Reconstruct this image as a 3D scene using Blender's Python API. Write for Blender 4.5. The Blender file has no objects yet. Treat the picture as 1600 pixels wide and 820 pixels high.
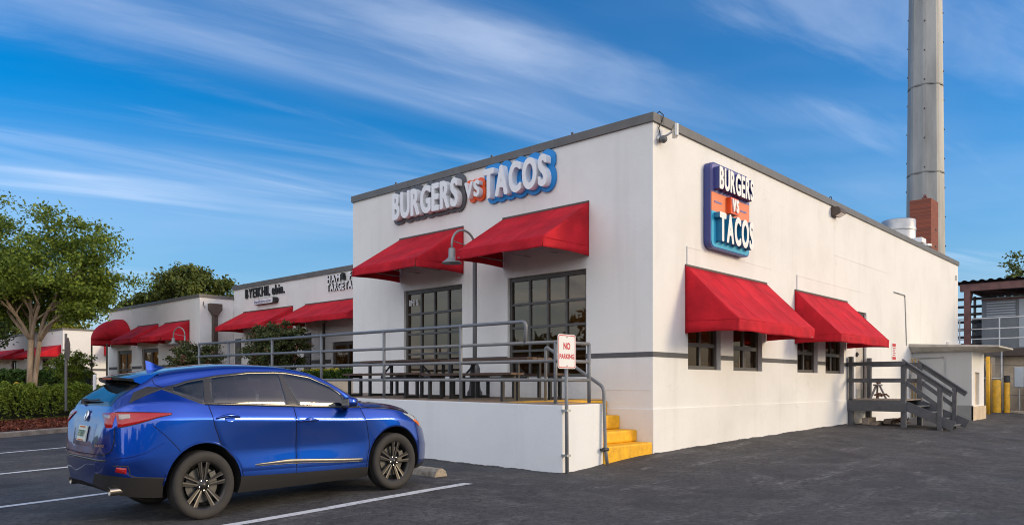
import bpy, bmesh, math, random
import numpy as np
from mathutils import Vector, Matrix
from mathutils.bvhtree import BVHTree
random.seed(7); RNG = np.random.default_rng(7)
SC = bpy.context.scene
COL = SC.collection
R = math.radians

# ------------------------------------------------------------------ camera
CAM = Vector((-12.298, -7.692, 1.45))
FWD = Vector((0.73692, 0.67622, 0)).normalized()
cd = bpy.data.cameras.new('camera'); cam = bpy.data.objects.new('camera', cd); COL.objects.link(cam)
cam.location = CAM
cam.rotation_euler = FWD.to_track_quat('-Z', 'Y').to_euler()
cd.sensor_width = 36; cd.lens = 1185 / 1600 * 36; cd.shift_y = 190 / 1600
cd.clip_end = 5000; cd.clip_start = .05
SC.camera = cam

# ------------------------------------------------------------------ light
SUN_EL = R(17); SUN_AZ = R(149)                # azimuth clockwise from +Y
sdir = Vector((math.sin(SUN_AZ) * math.cos(SUN_EL), math.cos(SUN_AZ) * math.cos(SUN_EL), math.sin(SUN_EL)))
sl = bpy.data.lights.new('sun', 'SUN'); so = bpy.data.objects.new('sun', sl); COL.objects.link(so)
sl.energy = .92; sl.angle = R(15); sl.color = (1.0, .78, .46)
so.rotation_euler = (-sdir).to_track_quat('-Z', 'Y').to_euler(); so.location = (0, -30, 30)

W = bpy.data.worlds.new('World'); SC.world = W; W.use_nodes = True
nt = W.node_tree; nt.nodes.clear()
def N(t, **k):
    n = nt.nodes.new(t)
    for a, b in k.items(): setattr(n, a, b)
    return n
def L(a, b): nt.links.new(a, b)
def M_(op, a, b=None, c=None):
    n = N('ShaderNodeMath', operation=op)
    for i, v in enumerate((a, b, c)):
        if v is None: continue
        if isinstance(v, (int, float)): n.inputs[i].default_value = v
        else: L(v, n.inputs[i])
    return n.outputs[0]
out = N('ShaderNodeOutputWorld'); bg = N('ShaderNodeBackground'); bg.inputs['Strength'].default_value = .15
sky = N('ShaderNodeTexSky', sky_type='NISHITA'); sky.sun_disc = False
sky.sun_elevation = SUN_EL; sky.sun_rotation = SUN_AZ; sky.air_density = 1.0; sky.dust_density = .6; sky.ozone_density = 2.5
hs = N('ShaderNodeHueSaturation'); hs.inputs['Saturation'].default_value = 2.1; hs.inputs['Value'].default_value = .60; hs.inputs['Hue'].default_value = .507
L(sky.outputs[0], hs.inputs['Color'])
tc = N('ShaderNodeTexCoord'); sep = N('ShaderNodeSeparateXYZ'); L(tc.outputs['Generated'], sep.inputs[0])
zz = M_('ADD', M_('MAXIMUM', sep.outputs[2], 0.0), .10)
px_, py_ = M_('DIVIDE', sep.outputs[0], zz), M_('DIVIDE', sep.outputs[1], zz)
def cloud_layer(ang, sx, sy, off, scale, lo, hi, detail=6, dist=.6):
    cmb = N('ShaderNodeCombineXYZ'); L(px_, cmb.inputs[0]); L(py_, cmb.inputs[1])
    mp = N('ShaderNodeMapping', vector_type='TEXTURE'); L(cmb.outputs[0], mp.inputs[0])
    mp.inputs['Rotation'].default_value = (0, 0, R(ang)); mp.inputs['Scale'].default_value = (1 / sx, 1 / sy, 1); mp.inputs['Location'].default_value = off
    no = N('ShaderNodeTexNoise'); no.inputs['Scale'].default_value = scale; no.inputs['Detail'].default_value = detail
    no.inputs['Roughness'].default_value = .55; no.inputs['Distortion'].default_value = dist
    L(mp.outputs[0], no.inputs['Vector'])
    mr = N('ShaderNodeMapRange', interpolation_type='SMOOTHSTEP'); mr.inputs[1].default_value = lo; mr.inputs[2].default_value = hi
    L(no.outputs[0], mr.inputs[0]); return mr.outputs[0]
c1 = cloud_layer(-24, .22, .95, (2.67, -5.09, 0), 1.0, .49, .80, 9, 1.1)
cmask = cloud_layer(10, .5, .8, (1.2, .3, 0), .55, .36, .62, 3, .3)
c1 = M_('MULTIPLY', c1, M_('ADD', M_('MULTIPLY', cmask, .8), .2))
c2 = cloud_layer(-14, .34, 1.5, (0.51, 3.10, 0), 1.3, .50, .80, 8, 1.2)
c3 = cloud_layer(-35, .30, .6, (3.29, 0.88, 0), .7, .42, .74, 5, .4)
# cloud the car's windows mirror, thickened unseen behind camera to light the front wall
vd = N('ShaderNodeVectorMath', operation='DOT_PRODUCT'); L(tc.outputs['Generated'], vd.inputs[0]); vd.inputs[1].default_value = (-.90, -.44, 0)
cov = N('ShaderNodeMapRange', interpolation_type='SMOOTHSTEP'); L(vd.outputs['Value'], cov.inputs[0]); cov.inputs[1].default_value = -.30; cov.inputs[2].default_value = .75
mpd = N('ShaderNodeMapping'); L(tc.outputs['Generated'], mpd.inputs[0]); mpd.inputs['Scale'].default_value = (1.6, 1.6, 8.0); mpd.inputs['Rotation'].default_value = (.12, -.10, 0)
cno = N('ShaderNodeTexNoise'); cno.inputs['Scale'].default_value = 1.5; cno.inputs['Detail'].default_value = 6; cno.inputs['Roughness'].default_value = .58; cno.inputs['Distortion'].default_value = .6; L(mpd.outputs[0], cno.inputs['Vector'])
cnr = N('ShaderNodeMapRange', interpolation_type='SMOOTHSTEP'); L(cno.outputs[0], cnr.inputs[0]); cnr.inputs[1].default_value = .36; cnr.inputs[2].default_value = .64; cn = cnr.outputs[0]
c4 = M_('MULTIPLY', cov.outputs[0], M_('ADD', M_('MULTIPLY', cn, .70), .28))
fac = M_('MINIMUM', M_('ADD', M_('ADD', M_('ADD', M_('MULTIPLY', c1, .62), M_('MULTIPLY', c2, .26)), M_('MULTIPLY', c3, .20)), c4), .92)
ccol = N('ShaderNodeMix', data_type='RGBA'); L(cov.outputs[0], ccol.inputs[0]); ccol.inputs[6].default_value = (3.2, 3.5, 4.1, 1); ccol.inputs[7].default_value = (7.3, 7.1, 7.0, 1)
hz_ = N('ShaderNodeMapRange', interpolation_type='SMOOTHSTEP'); L(sep.outputs[2], hz_.inputs[0]); hz_.inputs[1].default_value = 0; hz_.inputs[2].default_value = .34; hz_.inputs[3].default_value = .88; hz_.inputs[4].default_value = 0
hmx = N('ShaderNodeMix', data_type='RGBA'); L(hz_.outputs[0], hmx.inputs[0]); L(hs.outputs[0], hmx.inputs[6]); hmx.inputs[7].default_value = (1.30, 1.80, 2.55, 1)
mix = N('ShaderNodeMix', data_type='RGBA'); L(fac, mix.inputs[0]); L(hmx.outputs[2], mix.inputs[6]); L(ccol.outputs[2], mix.inputs[7])
# aureole round the veiled sun
vs_ = N('ShaderNodeVectorMath', operation='DOT_PRODUCT'); L(tc.outputs['Generated'], vs_.inputs[0]); vs_.inputs[1].default_value = sdir
aur = M_('POWER', M_('MAXIMUM', vs_.outputs['Value'], 0.0), 9.0)
agl = N('ShaderNodeMix', data_type='RGBA'); agl.blend_type = 'ADD'; L(aur, agl.inputs[0]); L(mix.outputs[2], agl.inputs[6]); agl.inputs[7].default_value = (5.0, 3.6, 2.2, 1)
L(agl.outputs[2], bg.inputs['Color']); L(bg.outputs[0], out.inputs[0])

SC.view_settings.view_transform = 'Standard'; SC.view_settings.look = 'None'
SC.view_settings.exposure = 0.98; SC.view_settings.gamma = 1.0; SC.view_settings.use_curve_mapping = False
SC.render.engine = 'CYCLES'; SC.cycles.use_denoising = True; SC.cycles.filter_width = 1.05
SC.cycles.max_bounces = 8; SC.cycles.transparent_max_bounces = 12

# ------------------------------------------------------------------ materials
def mat(name, col, rough=.6, metal=0., var=.0, vscale=3., bump=0., bscale=60., spec=.5, coat=0., emit=None, estr=1., vcol=None, det=4., aniso=None, trans=0., bdist=.02):
    m = bpy.data.materials.new(name); m.use_nodes = True
    t = m.node_tree; b = t.nodes['Principled BSDF']
    b.inputs['Base Color'].default_value = (*col, 1); b.inputs['Roughness'].default_value = rough; b.inputs['Metallic'].default_value = metal
    b.inputs['Specular IOR Level'].default_value = spec
    if coat: b.inputs['Coat Weight'].default_value = coat; b.inputs['Coat Roughness'].default_value = .03
    if trans: b.inputs['Transmission Weight'].default_value = trans
    if emit: b.inputs['Emission Color'].default_value = (*emit, 1); b.inputs['Emission Strength'].default_value = estr
    if var or bump:
        co = t.nodes.new('ShaderNodeTexCoord')
        src = co.outputs['Object']
        if aniso:
            mp = t.nodes.new('ShaderNodeMapping'); mp.inputs['Scale'].default_value = aniso; t.links.new(src, mp.inputs[0]); src = mp.outputs[0]
    if var:
        n = t.nodes.new('ShaderNodeTexNoise'); n.inputs['Scale'].default_value = vscale; n.inputs['Detail'].default_value = det; n.inputs['Roughness'].default_value = .65
        t.links.new(src, n.inputs['Vector'])
        r = t.nodes.new('ShaderNodeValToRGB'); a = vcol or tuple(c * (1 - var) for c in col)
        r.color_ramp.elements[0].position = .34; r.color_ramp.elements[1].position = .66
        r.color_ramp.elements[0].color = (*a, 1); r.color_ramp.elements[1].color = (*[min(1, c * (1 + var * .35)) for c in col], 1)
        t.links.new(n.outputs[0], r.inputs[0]); t.links.new(r.outputs[0], b.inputs['Base Color'])
    if bump:
        n2 = t.nodes.new('ShaderNodeTexNoise'); n2.inputs['Scale'].default_value = bscale; n2.inputs['Detail'].default_value = 3
        t.links.new(co.outputs['Object'], n2.inputs['Vector'])
        bp = t.nodes.new('ShaderNodeBump'); bp.inputs['Strength'].default_value = bump; bp.inputs['Distance'].default_value = bdist
        t.links.new(n2.outputs[0], bp.inputs['Height']); t.links.new(bp.outputs[0], b.inputs['Normal'])
    return m

def stucco(name, col, stain=(.60, .58, .54)):
    m = mat(name, col, .85, spec=.25); t = m.node_tree; b = t.nodes['Principled BSDF']
    co = t.nodes.new('ShaderNodeTexCoord')
    def noise(sc, det, scale=(1, 1, 1)):
        mp = t.nodes.new('ShaderNodeMapping'); mp.inputs['Scale'].default_value = scale; t.links.new(co.outputs['Object'], mp.inputs[0])
        n = t.nodes.new('ShaderNodeTexNoise'); n.inputs['Scale'].default_value = sc; n.inputs['Detail'].default_value = det; n.inputs['Roughness'].default_value = .6
        t.links.new(mp.outputs[0], n.inputs['Vector']); return n.outputs[0]
    def rng(v, lo, hi, o0=0., o1=1.):
        r = t.nodes.new('ShaderNodeMapRange'); r.inputs[1].default_value = lo; r.inputs[2].default_value = hi; r.inputs[3].default_value = o0; r.inputs[4].default_value = o1
        t.links.new(v, r.inputs[0]); return r.outputs[0]
    def mixc(f, a, c):
        x = t.nodes.new('ShaderNodeMix'); x.data_type = 'RGBA'; t.links.new(f, x.inputs[0])
        if isinstance(a, tuple): x.inputs[6].default_value = (*a, 1)
        else: t.links.new(a, x.inputs[6])
        x.inputs[7].default_value = (*c, 1); return x.outputs[2]
    c = mixc(rng(noise(.55, 5), .45, .75, 0, .42), col, stain)
    c = mixc(rng(noise(.9, 4, (2.2, 2.2, .18)), .55, .82, 0, .34), c, tuple(s * .9 for s in stain))
    c = mixc(rng(noise(14, 3), .62, .75, 0, .18), c, tuple(s * .8 for s in stain))
    # hairline cracks, here and there
    nd = t.nodes.new('ShaderNodeTexNoise'); nd.inputs['Scale'].default_value = 1.8; t.links.new(co.outputs['Object'], nd.inputs['Vector'])
    av = t.nodes.new('ShaderNodeVectorMath'); av.operation = 'MULTIPLY_ADD'; av.inputs[1].default_value = (.7, .7, .7); t.links.new(nd.outputs['Color'], av.inputs[0]); t.links.new(co.outputs['Object'], av.inputs[2])
    vo = t.nodes.new('ShaderNodeTexVoronoi'); vo.feature = 'DISTANCE_TO_EDGE'; vo.inputs['Scale'].default_value = .55; t.links.new(av.outputs[0], vo.inputs['Vector'])
    mu = t.nodes.new('ShaderNodeMath'); mu.operation = 'MULTIPLY'; t.links.new(rng(vo.outputs['Distance'], .002, .006, .10, 0.), mu.inputs[0]); t.links.new(rng(noise(.45, 2), .52, .60), mu.inputs[1])
    c = mixc(mu.outputs[0], c, tuple(s * .55 for s in stain))
    t.links.new(c, b.inputs['Base Color'])
    bp = t.nodes.new('ShaderNodeBump'); bp.inputs['Strength'].default_value = .35; bp.inputs['Distance'].default_value = .01
    ad = t.nodes.new('ShaderNodeMath'); ad.operation = 'ADD'
    t.links.new(noise(70, 3), ad.inputs[0]); t.links.new(rng(noise(3, 3), 0, 1, 0, 1.6), ad.inputs[1])
    t.links.new(ad.outputs[0], bp.inputs['Height']); t.links.new(bp.outputs[0], b.inputs['Normal'])
    return m

def glass(name, tint=(.35, .36, .35), refl=.16, rough=.015, gcol=(.95, .95, .95)):
    m = bpy.data.materials.new(name); m.use_nodes = True; t = m.node_tree; t.nodes.clear()
    o = t.nodes.new('ShaderNodeOutputMaterial'); mx = t.nodes.new('ShaderNodeMixShader')
    tr = t.nodes.new('ShaderNodeBsdfTransparent'); tr.inputs[0].default_value = (*tint, 1)
    gl = t.nodes.new('ShaderNodeBsdfGlossy'); gl.inputs['Roughness'].default_value = rough; gl.inputs[0].default_value = (*gcol, 1)
    fr = t.nodes.new('ShaderNodeFresnel'); fr.inputs[0].default_value = 1.5
    ad = t.nodes.new('ShaderNodeMath'); ad.operation = 'ADD'; ad.use_clamp = True; ad.inputs[1].default_value = refl
    t.links.new(fr.outputs[0], ad.inputs[0]); t.links.new(ad.outputs[0], mx.inputs[0]); t.links.new(tr.outputs[0], mx.inputs[1]); t.links.new(gl.outputs[0], mx.inputs[2]); t.links.new(mx.outputs[0], o.inputs[0])
    return m

def leafmat(name, dark, light, trans=.3):
    m = bpy.data.materials.new(name); m.use_nodes = True; t = m.node_tree; b = t.nodes['Principled BSDF']; o = t.nodes['Material Output']
    g = t.nodes.new('ShaderNodeNewGeometry'); r = t.nodes.new('ShaderNodeValToRGB')
    r.color_ramp.elements[0].color = (*dark, 1); r.color_ramp.elements[1].color = (*light, 1)
    t.links.new(g.outputs['Random Per Island'], r.inputs[0]); t.links.new(r.outputs[0], b.inputs['Base Color'])
    b.inputs['Roughness'].default_value = .55; b.inputs['Specular IOR Level'].default_value = .3
    tl = t.nodes.new('ShaderNodeBsdfTranslucent'); t.links.new(r.outputs[0], tl.inputs[0])
    mx = t.nodes.new('ShaderNodeMixShader'); mx.inputs[0].default_value = trans
    t.links.new(b.outputs[0], mx.inputs[1]); t.links.new(tl.outputs[0], mx.inputs[2]); t.links.new(mx.outputs[0], o.inputs[0])
    return m

MT = {}
MT['stucco'] = stucco('white_stucco', (.80, .785, .76))
MT['stucco2'] = stucco('white_stucco_shop', (.76, .75, .735))
MT['patio_paint'] = stucco('patio_wall_paint', (.79, .79, .785), (.64, .65, .66))
MT['coping'] = mat('grey_metal_coping', (.135, .128, .122), .5, .0, .18, 2.0, spec=.4)
MT['red'] = mat('red_canvas', (.57, .015, .028), .78, var=.30, vscale=1.6, bump=.3, bscale=120, spec=.2)
MT['stripe'] = mat('grey_stripe_paint', (.10, .10, .104), .7, var=.2, vscale=4)
MT['frame'] = mat('bronze_frame', (.085, .080, .075), .45, var=.12, vscale=5)
MT['glass'] = glass('window_glass', (.42, .38, .33), .05, gcol=(1., .86, .70))
MT['sideglass'] = glass('side_window_glass', (.45, .40, .33), .0, gcol=(.85, .68, .52))
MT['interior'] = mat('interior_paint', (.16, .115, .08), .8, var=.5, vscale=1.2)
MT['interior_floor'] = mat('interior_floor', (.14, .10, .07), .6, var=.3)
MT['roofing'] = mat('roof_membrane', (.42, .42, .42), .8, var=.2)
MT['yellow'] = mat('yellow_step_paint', (.88, .47, .006), .55, var=.15, vscale=6, vcol=(.70, .34, .008), bump=.25, bscale=40)
MT['patio_floor'] = mat('patio_concrete', (.30, .215, .155), .8, var=.25, vscale=2, bump=.2)
MT['rail'] = mat('grey_rail_paint', (.19, .195, .205), .42, var=.14, vscale=9)
MT['white'] = mat('white_paint', (.78, .78, .77), .45, var=.05)
MT['letter'] = mat('white_letter', (.80, .81, .82), .35, var=.04)
MT['letter_side'] = mat('letter_cream', (.84, .82, .77), .4)
MT['dark_backer'] = mat('charcoal_backer', (.085, .085, .095), .5)
MT['orange'] = mat('orange_sign', (.86, .10, .012), .45)
MT['orange2'] = mat('orange_panel', (.84, .22, .08), .5)
MT['blue'] = mat('blue_sign', (.004, .23, .62), .45)
MT['cyan'] = mat('cyan_panel', (.04, .42, .66), .45)
MT['cyan_dark'] = mat('teal_return', (.01, .17, .32), .45)
MT['navy'] = mat('navy_panel', (.035, .05, .22), .45)
MT['navy2'] = mat('violet_panel', (.16, .15, .36), .5)
MT['wood_dark'] = mat('brown_plank', (.105, .058, .038), .6, var=.35, vscale=4, aniso=(1, .12, 1), bump=.15, bscale=30)
MT['black_steel'] = mat('black_steel', (.018, .017, .017), .5)
MT['galv'] = mat('galvanised_metal', (.48, .48, .47), .42, .75, .18, 3)
MT['lampgrey'] = mat('lamp_grey', (.27, .275, .265), .45, .2)
MT['pole'] = mat('pole_grey', (.12, .12, .122), .5)
MT['signred'] = mat('sign_red', (.55, .025, .035), .5)
MT['concrete'] = mat('concrete', (.42, .36, .28), .9, var=.4, vscale=9, vcol=(.22, .17, .12), bump=.6, bscale=50)
MT['kerb'] = mat('kerb_concrete', (.42, .35, .28), .9, var=.35, vscale=2.5, vcol=(.27, .22, .17), bump=.4, bscale=30)
MT['line'] = None
MT['deck'] = mat('grey_deck_paint', (.105, .108, .118), .6, var=.22, vscale=5, bump=.2, bscale=40)
MT['deck_board'] = mat('weathered_board', (.32, .26, .21), .8, var=.35, vscale=5, aniso=(.15, 1, 1), bump=.2)
MT['door'] = mat('tan_door', (.52, .47, .41), .55, var=.06)
MT['shed'] = stucco('shed_paint', (.47, .475, .47), (.46, .46, .45))
MT['shed_roof'] = mat('shed_slab', (.50, .46, .40), .85, var=.3, vscale=2, bump=.3)
MT['plinth_grey'] = mat('grey_plinth', (.26, .26, .26), .8, var=.15)
MT['rust_beam'] = mat('maroon_steel', (.19, .085, .075), .6, var=.35, vscale=3, bump=.1)
MT['dark_roof'] = mat('dark_corrugated', (.05, .032, .03), .7, var=.3)
MT['panel_grey'] = mat('grey_siding', (.24, .26, .28), .6, var=.12)
MT['panel_light'] = mat('light_panel', (.52, .57, .62), .55, var=.08)
MT['tan_block'] = mat('tan_block_wall', (.64, .51, .36), .9, var=.2, vscale=2, bump=.3)
MT['bollard'] = mat('bollard_yellow', (.80, .42, .02), .5, var=.25, vscale=6)
MT['pipe_dark'] = mat('dark_pipe', (.05, .05, .052), .5, .3)
MT['brown'] = mat('brown_metal', (.085, .062, .05), .55, var=.15)
MT['mulch'] = mat('red_mulch', (.23, .062, .030), .95, var=.7, vscale=22, vcol=(.06, .02, .012), bump=1., bscale=45, bdist=.08)
MT['berm'] = mat('berm_soil', (.24, .15, .07), .95, var=.5, vscale=6, vcol=(.12, .11, .04), bump=.6)
MT['bark'] = mat('smooth_bark', (.40, .30, .21), .8, var=.45, vscale=5, vcol=(.22, .15, .10), aniso=(1, 1, .25), bump=.3, bscale=20)
MT['bark2'] = mat('dark_bark', (.13, .095, .07), .9, var=.4, vscale=5, bump=.5)
MT['leaf'] = leafmat('tree_leaf', (.055, .105, .014), (.27, .345, .05), .35)
MT['leaf_oak'] = leafmat('oak_leaf', (.04, .068, .014), (.19, .215, .045), .25)
MT['leaf_far'] = leafmat('far_leaf', (.06, .09, .022), (.24, .29, .07), .3)
MT['leaf_yel'] = leafmat('yellow_leaf', (.10, .12, .01), (.36, .34, .035), .35)
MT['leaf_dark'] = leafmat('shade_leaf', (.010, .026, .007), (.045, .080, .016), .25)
MT['leaf_hedge'] = leafmat('hedge_leaf', (.065, .12, .014), (.33, .40, .05), .25)
MT['leaf_hedge2'] = leafmat('hedge_leaf_deep', (.03, .07, .012), (.10, .17, .03), .25)
MT['leaf_shrub'] = leafmat('shrub_leaf', (.035, .055, .018), (.15, .165, .05), .25)
MT['bud'] = leafmat('shrub_bud', (.22, .06, .05), (.42, .17, .12), .2)
MT['petal'] = leafmat('yellow_petal', (.55, .42, .02), (.80, .65, .05), .2)
MT['leaf_bed'] = leafmat('bed_leaf', (.03, .07, .01), (.11, .18, .03), .25)
MT['core'] = mat('hedge_core', (.020, .022, .010), 1.)
MT['tan_bldg'] = mat('tan_siding', (.30, .20, .12), .85, var=.2)
MT['warm'] = mat('lamp_glow', (.9, .6, .3), .5, emit=(1, .62, .28), estr=9)
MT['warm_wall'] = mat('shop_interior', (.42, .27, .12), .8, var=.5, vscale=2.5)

# ------------------------------------------------------------------ object helpers
def tag(o, label=None, cat=None, group=None, kind=None):
    if label: o['label'] = label
    if cat: o['category'] = cat
    if group: o['group'] = group
    if kind: o['kind'] = kind
    return o
def thing(name, label, cat, loc=(0, 0, 0), group=None, local=False):
    o = bpy.data.objects.new(name, None); COL.objects.link(o); o.location = loc; o.empty_display_size = .2
    if local: o['_local'] = 1
    return tag(o, label, cat, group)
def link(name, me, mt=None, parent=None, smooth=False):
    o = bpy.data.objects.new(name, me); COL.objects.link(o)
    if mt is not None:
        for x in (mt if isinstance(mt, (list, tuple)) else [mt]): me.materials.append(x)
    if smooth:
        me.polygons.foreach_set('use_smooth', [True] * len(me.polygons))
    if parent is not None:
        o.parent = parent
        if parent.parent is None and parent.type == 'EMPTY' and '_local' not in parent: o.location = -parent.location
    return o
class MB:
    def __init__(s): s.v = []; s.f = []; s.m = []; s.mi = 0
    def add(s, vs, fs):
        b = len(s.v); s.v += [tuple(v) for v in vs]; s.f += [tuple(i + b for i in f) for f in fs]; s.m += [s.mi] * len(fs); return s
    def box(s, x0, x1, y0, y1, z0, z1):
        x0, x1 = sorted((x0, x1)); y0, y1 = sorted((y0, y1)); z0, z1 = sorted((z0, z1))
        return s.add([(x0, y0, z0), (x1, y0, z0), (x1, y1, z0), (x0, y1, z0), (x0, y0, z1), (x1, y0, z1), (x1, y1, z1), (x0, y1, z1)],
                     [(0, 3, 2, 1), (4, 5, 6, 7), (0, 1, 5, 4), (1, 2, 6, 5), (2, 3, 7, 6), (3, 0, 4, 7)])
    def bar(s, a, b, w, h, up=(0, 0, 1)):
        a, b = Vector(a), Vector(b); d = (b - a).normalized(); u = Vector(up)
        if abs(d.dot(u)) > .98: u = Vector((1, 0, 0))
        r = d.cross(u).normalized(); u = r.cross(d).normalized()
        vs = [p + r * sx * w / 2 + u * sz * h / 2 for p in (a, b) for sx, sz in ((-1, -1), (1, -1), (1, 1), (-1, 1))]
        return s.add(vs, [(0, 3, 2, 1), (4, 5, 6, 7), (0, 1, 5, 4), (1, 2, 6, 5), (2, 3, 7, 6), (3, 0, 4, 7)])
    def tube(s, pts, r, n=10, cap=True):
        pts = [Vector(p) for p in pts]; rs = r if isinstance(r, (list, tuple)) else [r] * len(pts)
        base = len(s.v); prev = None; vs = []
        for i, p in enumerate(pts):
            d = (pts[min(i + 1, len(pts) - 1)] - pts[max(i - 1, 0)]).normalized()
            if prev is None:
                a = Vector((0, 0, 1)) if abs(d.z) < .9 else Vector((1, 0, 0)); u = d.cross(a).normalized()
            else:
                u = prev - d * prev.dot(d)
                u = u.normalized() if u.length > 1e-6 else d.orthogonal().normalized()
            prev = u; w = d.cross(u)
            vs += [p + (u * math.cos(2 * math.pi * k / n) + w * math.sin(2 * math.pi * k / n)) * rs[i] for k in range(n)]
        fs = [(i * n + k, i * n + (k + 1) % n, (i + 1) * n + (k + 1) % n, (i + 1) * n + k) for i in range(len(pts) - 1) for k in range(n)]
        if cap: fs += [tuple(reversed(range(n))), tuple(range((len(pts) - 1) * n, len(pts) * n))]
        return s.add(vs, fs)
    def lathe(s, prof, c=(0, 0, 0), axis='z', n=24, closed=False):
        vs = []
        for r, h in prof:
            for k in range(n):
                a = 2 * math.pi * k / n; x, y = r * math.cos(a), r * math.sin(a)
                q = {'z': (x, y, h), 'y': (x, h, y), 'x': (h, x, y)}[axis]
                vs.append((q[0] + c[0], q[1] + c[1], q[2] + c[2]))
        m = len(prof); fs = []
        for i in range(m if closed else m - 1):
            j = (i + 1) % m
            for k in range(n):
                f = (i * n + k, i * n + (k + 1) % n, j * n + (k + 1) % n, j * n + k)
                fs.append(f if axis != 'y' else f[::-1])
        return s.add(vs, fs)
    def prism(s, poly, a, b, axis='y'):
        """2-D polygon extruded along axis from a to b; poly is (x,z) for y, (y,z) for x, (x,y) for z"""
        n = len(poly); f3 = {'y': lambda p, t: (p[0], t, p[1]), 'x': lambda p, t: (t, p[0], p[1]), 'z': lambda p, t: (p[0], p[1], t)}[axis]
        vs = [f3(p, a) for p in poly] + [f3(p, b) for p in poly]
        return s.add(vs, [tuple(range(n)), tuple(range(2 * n - 1, n - 1, -1))] + [(i, i + n, (i + 1) % n + n, (i + 1) % n) for i in range(n)])
    def mesh(s, name, fix=True):
        me = bpy.data.meshes.new(name); me.from_pydata(s.v, [], s.f)
        if any(s.m): me.polygons.foreach_set('material_index', s.m)
        if fix:
            b = bmesh.new(); b.from_mesh(me); bmesh.ops.recalc_face_normals(b, faces=b.faces); b.to_mesh(me); b.free()
        me.update(); return me
    def build(s, name, mt, parent=None, smooth=False, bevel=0, auto=None):
        o = link(name, s.mesh(name), mt, parent, smooth)
        if bevel:
            bv = o.modifiers.new('bevel', 'BEVEL'); bv.width = bevel; bv.segments = 2; bv.limit_method = 'ANGLE'
        if auto:
            me = o.data
            for p in me.polygons: p.use_smooth = True
            b = bmesh.new(); b.from_mesh(me)
            for e in b.edges:
                if len(e.link_faces) == 2 and e.calc_face_angle(0) > R(auto): e.smooth = False
            b.to_mesh(me); b.free()
        return o
def box(name, mt, parent, *a, bevel=0): return MB().box(*a).build(name, mt, parent, bevel=bevel)
def copy_tree(o, parent=None):
    c = o.copy(); COL.objects.link(c); c.parent = parent
    for ch in list(o.children): copy_tree(ch, c)
    return c
def struct(o): o['kind'] = 'structure'; return o

def npmesh(name, co, quads, mt, parent=None):
    co = np.asarray(co, np.float32); q = np.asarray(quads, np.int32); k = q.shape[1]
    me = bpy.data.meshes.new(name); me.vertices.add(len(co)); me.vertices.foreach_set('co', co.ravel())
    me.loops.add(q.size); me.loops.foreach_set('vertex_index', q.ravel())
    me.polygons.add(len(q)); me.polygons.foreach_set('loop_start', np.arange(0, q.size, k, dtype=np.int32))
    me.update(calc_edges=True); me.validate()
    return link(name, me, mt, parent)
def leaf_cloud(name, cen, size, mt, parent=None, up=.35, out=None, asp=.55, jit=.35):
    """one diamond leaf for each centre"""
    n = len(cen); cen = np.asarray(cen)
    nr = RNG.normal(size=(n, 3)); nr[:, 2] += up * 2
    if out is not None: nr += out * 1.2
    nr /= np.linalg.norm(nr, axis=1)[:, None]
    t = RNG.normal(size=(n, 3)); u = np.cross(nr, t); u /= np.linalg.norm(u, axis=1)[:, None]; v = np.cross(nr, u)
    s = size * (1 + jit * RNG.uniform(-1, 1, n))[:, None]
    bend = nr * s * .18
    co = np.stack([cen - u * s * .6 - bend, cen + v * s * asp * .55, cen + u * s * .6 - bend, cen - v * s * asp * .55], 1).reshape(-1, 3)
    return npmesh(name, co, np.arange(4 * n).reshape(n, 4), mt, parent)

# ------------------------------------------------------------------ text
_gl = {}
def text_mesh(s, bold=0., spacing=1.):
    c = bpy.data.curves.new('t', 'FONT'); c.body = s; c.size = 1; c.offset = bold; c.space_character = spacing; c.resolution_u = 6; c.fill_mode = 'FRONT'
    o = bpy.data.objects.new('t', c); COL.objects.link(o); bpy.context.view_layer.update()
    me = bpy.data.meshes.new_from_object(o.evaluated_get(bpy.context.evaluated_depsgraph_get()))
    bpy.data.objects.remove(o); bpy.data.curves.remove(c); return me
def flat_text(name, s, mt, parent, org, du, dv, height, width=None, bold=0.):
    """flat print: lower left corner at org, along unit du, up dv"""
    me = text_mesh(s, bold); co = np.array([v.co[:] for v in me.vertices]); mn, mx = co.min(0), co.max(0)
    k = height / (mx[1] - mn[1]); kx = k if width is None else width / (mx[0] - mn[0])
    org, du, dv = Vector(org), Vector(du), Vector(dv)
    for v, c in zip(me.vertices, co): v.co = org + du * ((c[0] - mn[0]) * kx) + dv * ((c[1] - mn[1]) * k)
    me.update(); return link(name, me, mt, parent)
def glyph(ch):
    if ch not in _gl:
        me = text_mesh(ch); b = bmesh.new(); b.from_mesh(me); bmesh.ops.remove_doubles(b, verts=b.verts, dist=1e-5)
        seg = np.array([[e.verts[0].co[:2], e.verts[1].co[:2]] for e in b.edges if len(e.link_faces) == 1]); b.free()
        lo, hi = seg.reshape(-1, 2).min(0), seg.reshape(-1, 2).max(0)
        ref = .73 if 'I' not in _gl else _gl['I'][1]
        _gl[ch] = ((seg - [lo[0], 0]), hi[1], hi[0] - lo[0])
    return _gl[ch]
def word_layout(word, H, Wd, grow, gap):
    """glyph segments scaled to cap height H (after growing) and total width Wd; list of (ch, segs)"""
    gs = [glyph(c) for c in word]; cap = glyph('E')[1]
    ky = (H - 2 * grow) / cap
    tot = sum(g[2] for g in gs); n = len(word)
    kx = (Wd - n * 2 * grow - (n - 1) * gap) / tot
    x = 0; res = []
    for c, g in zip(word, gs):
        s = g[0] * [kx, ky] + [x + grow, grow]; res.append((c, s)); x += g[2] * kx + 2 * grow + gap
    return res
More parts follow.
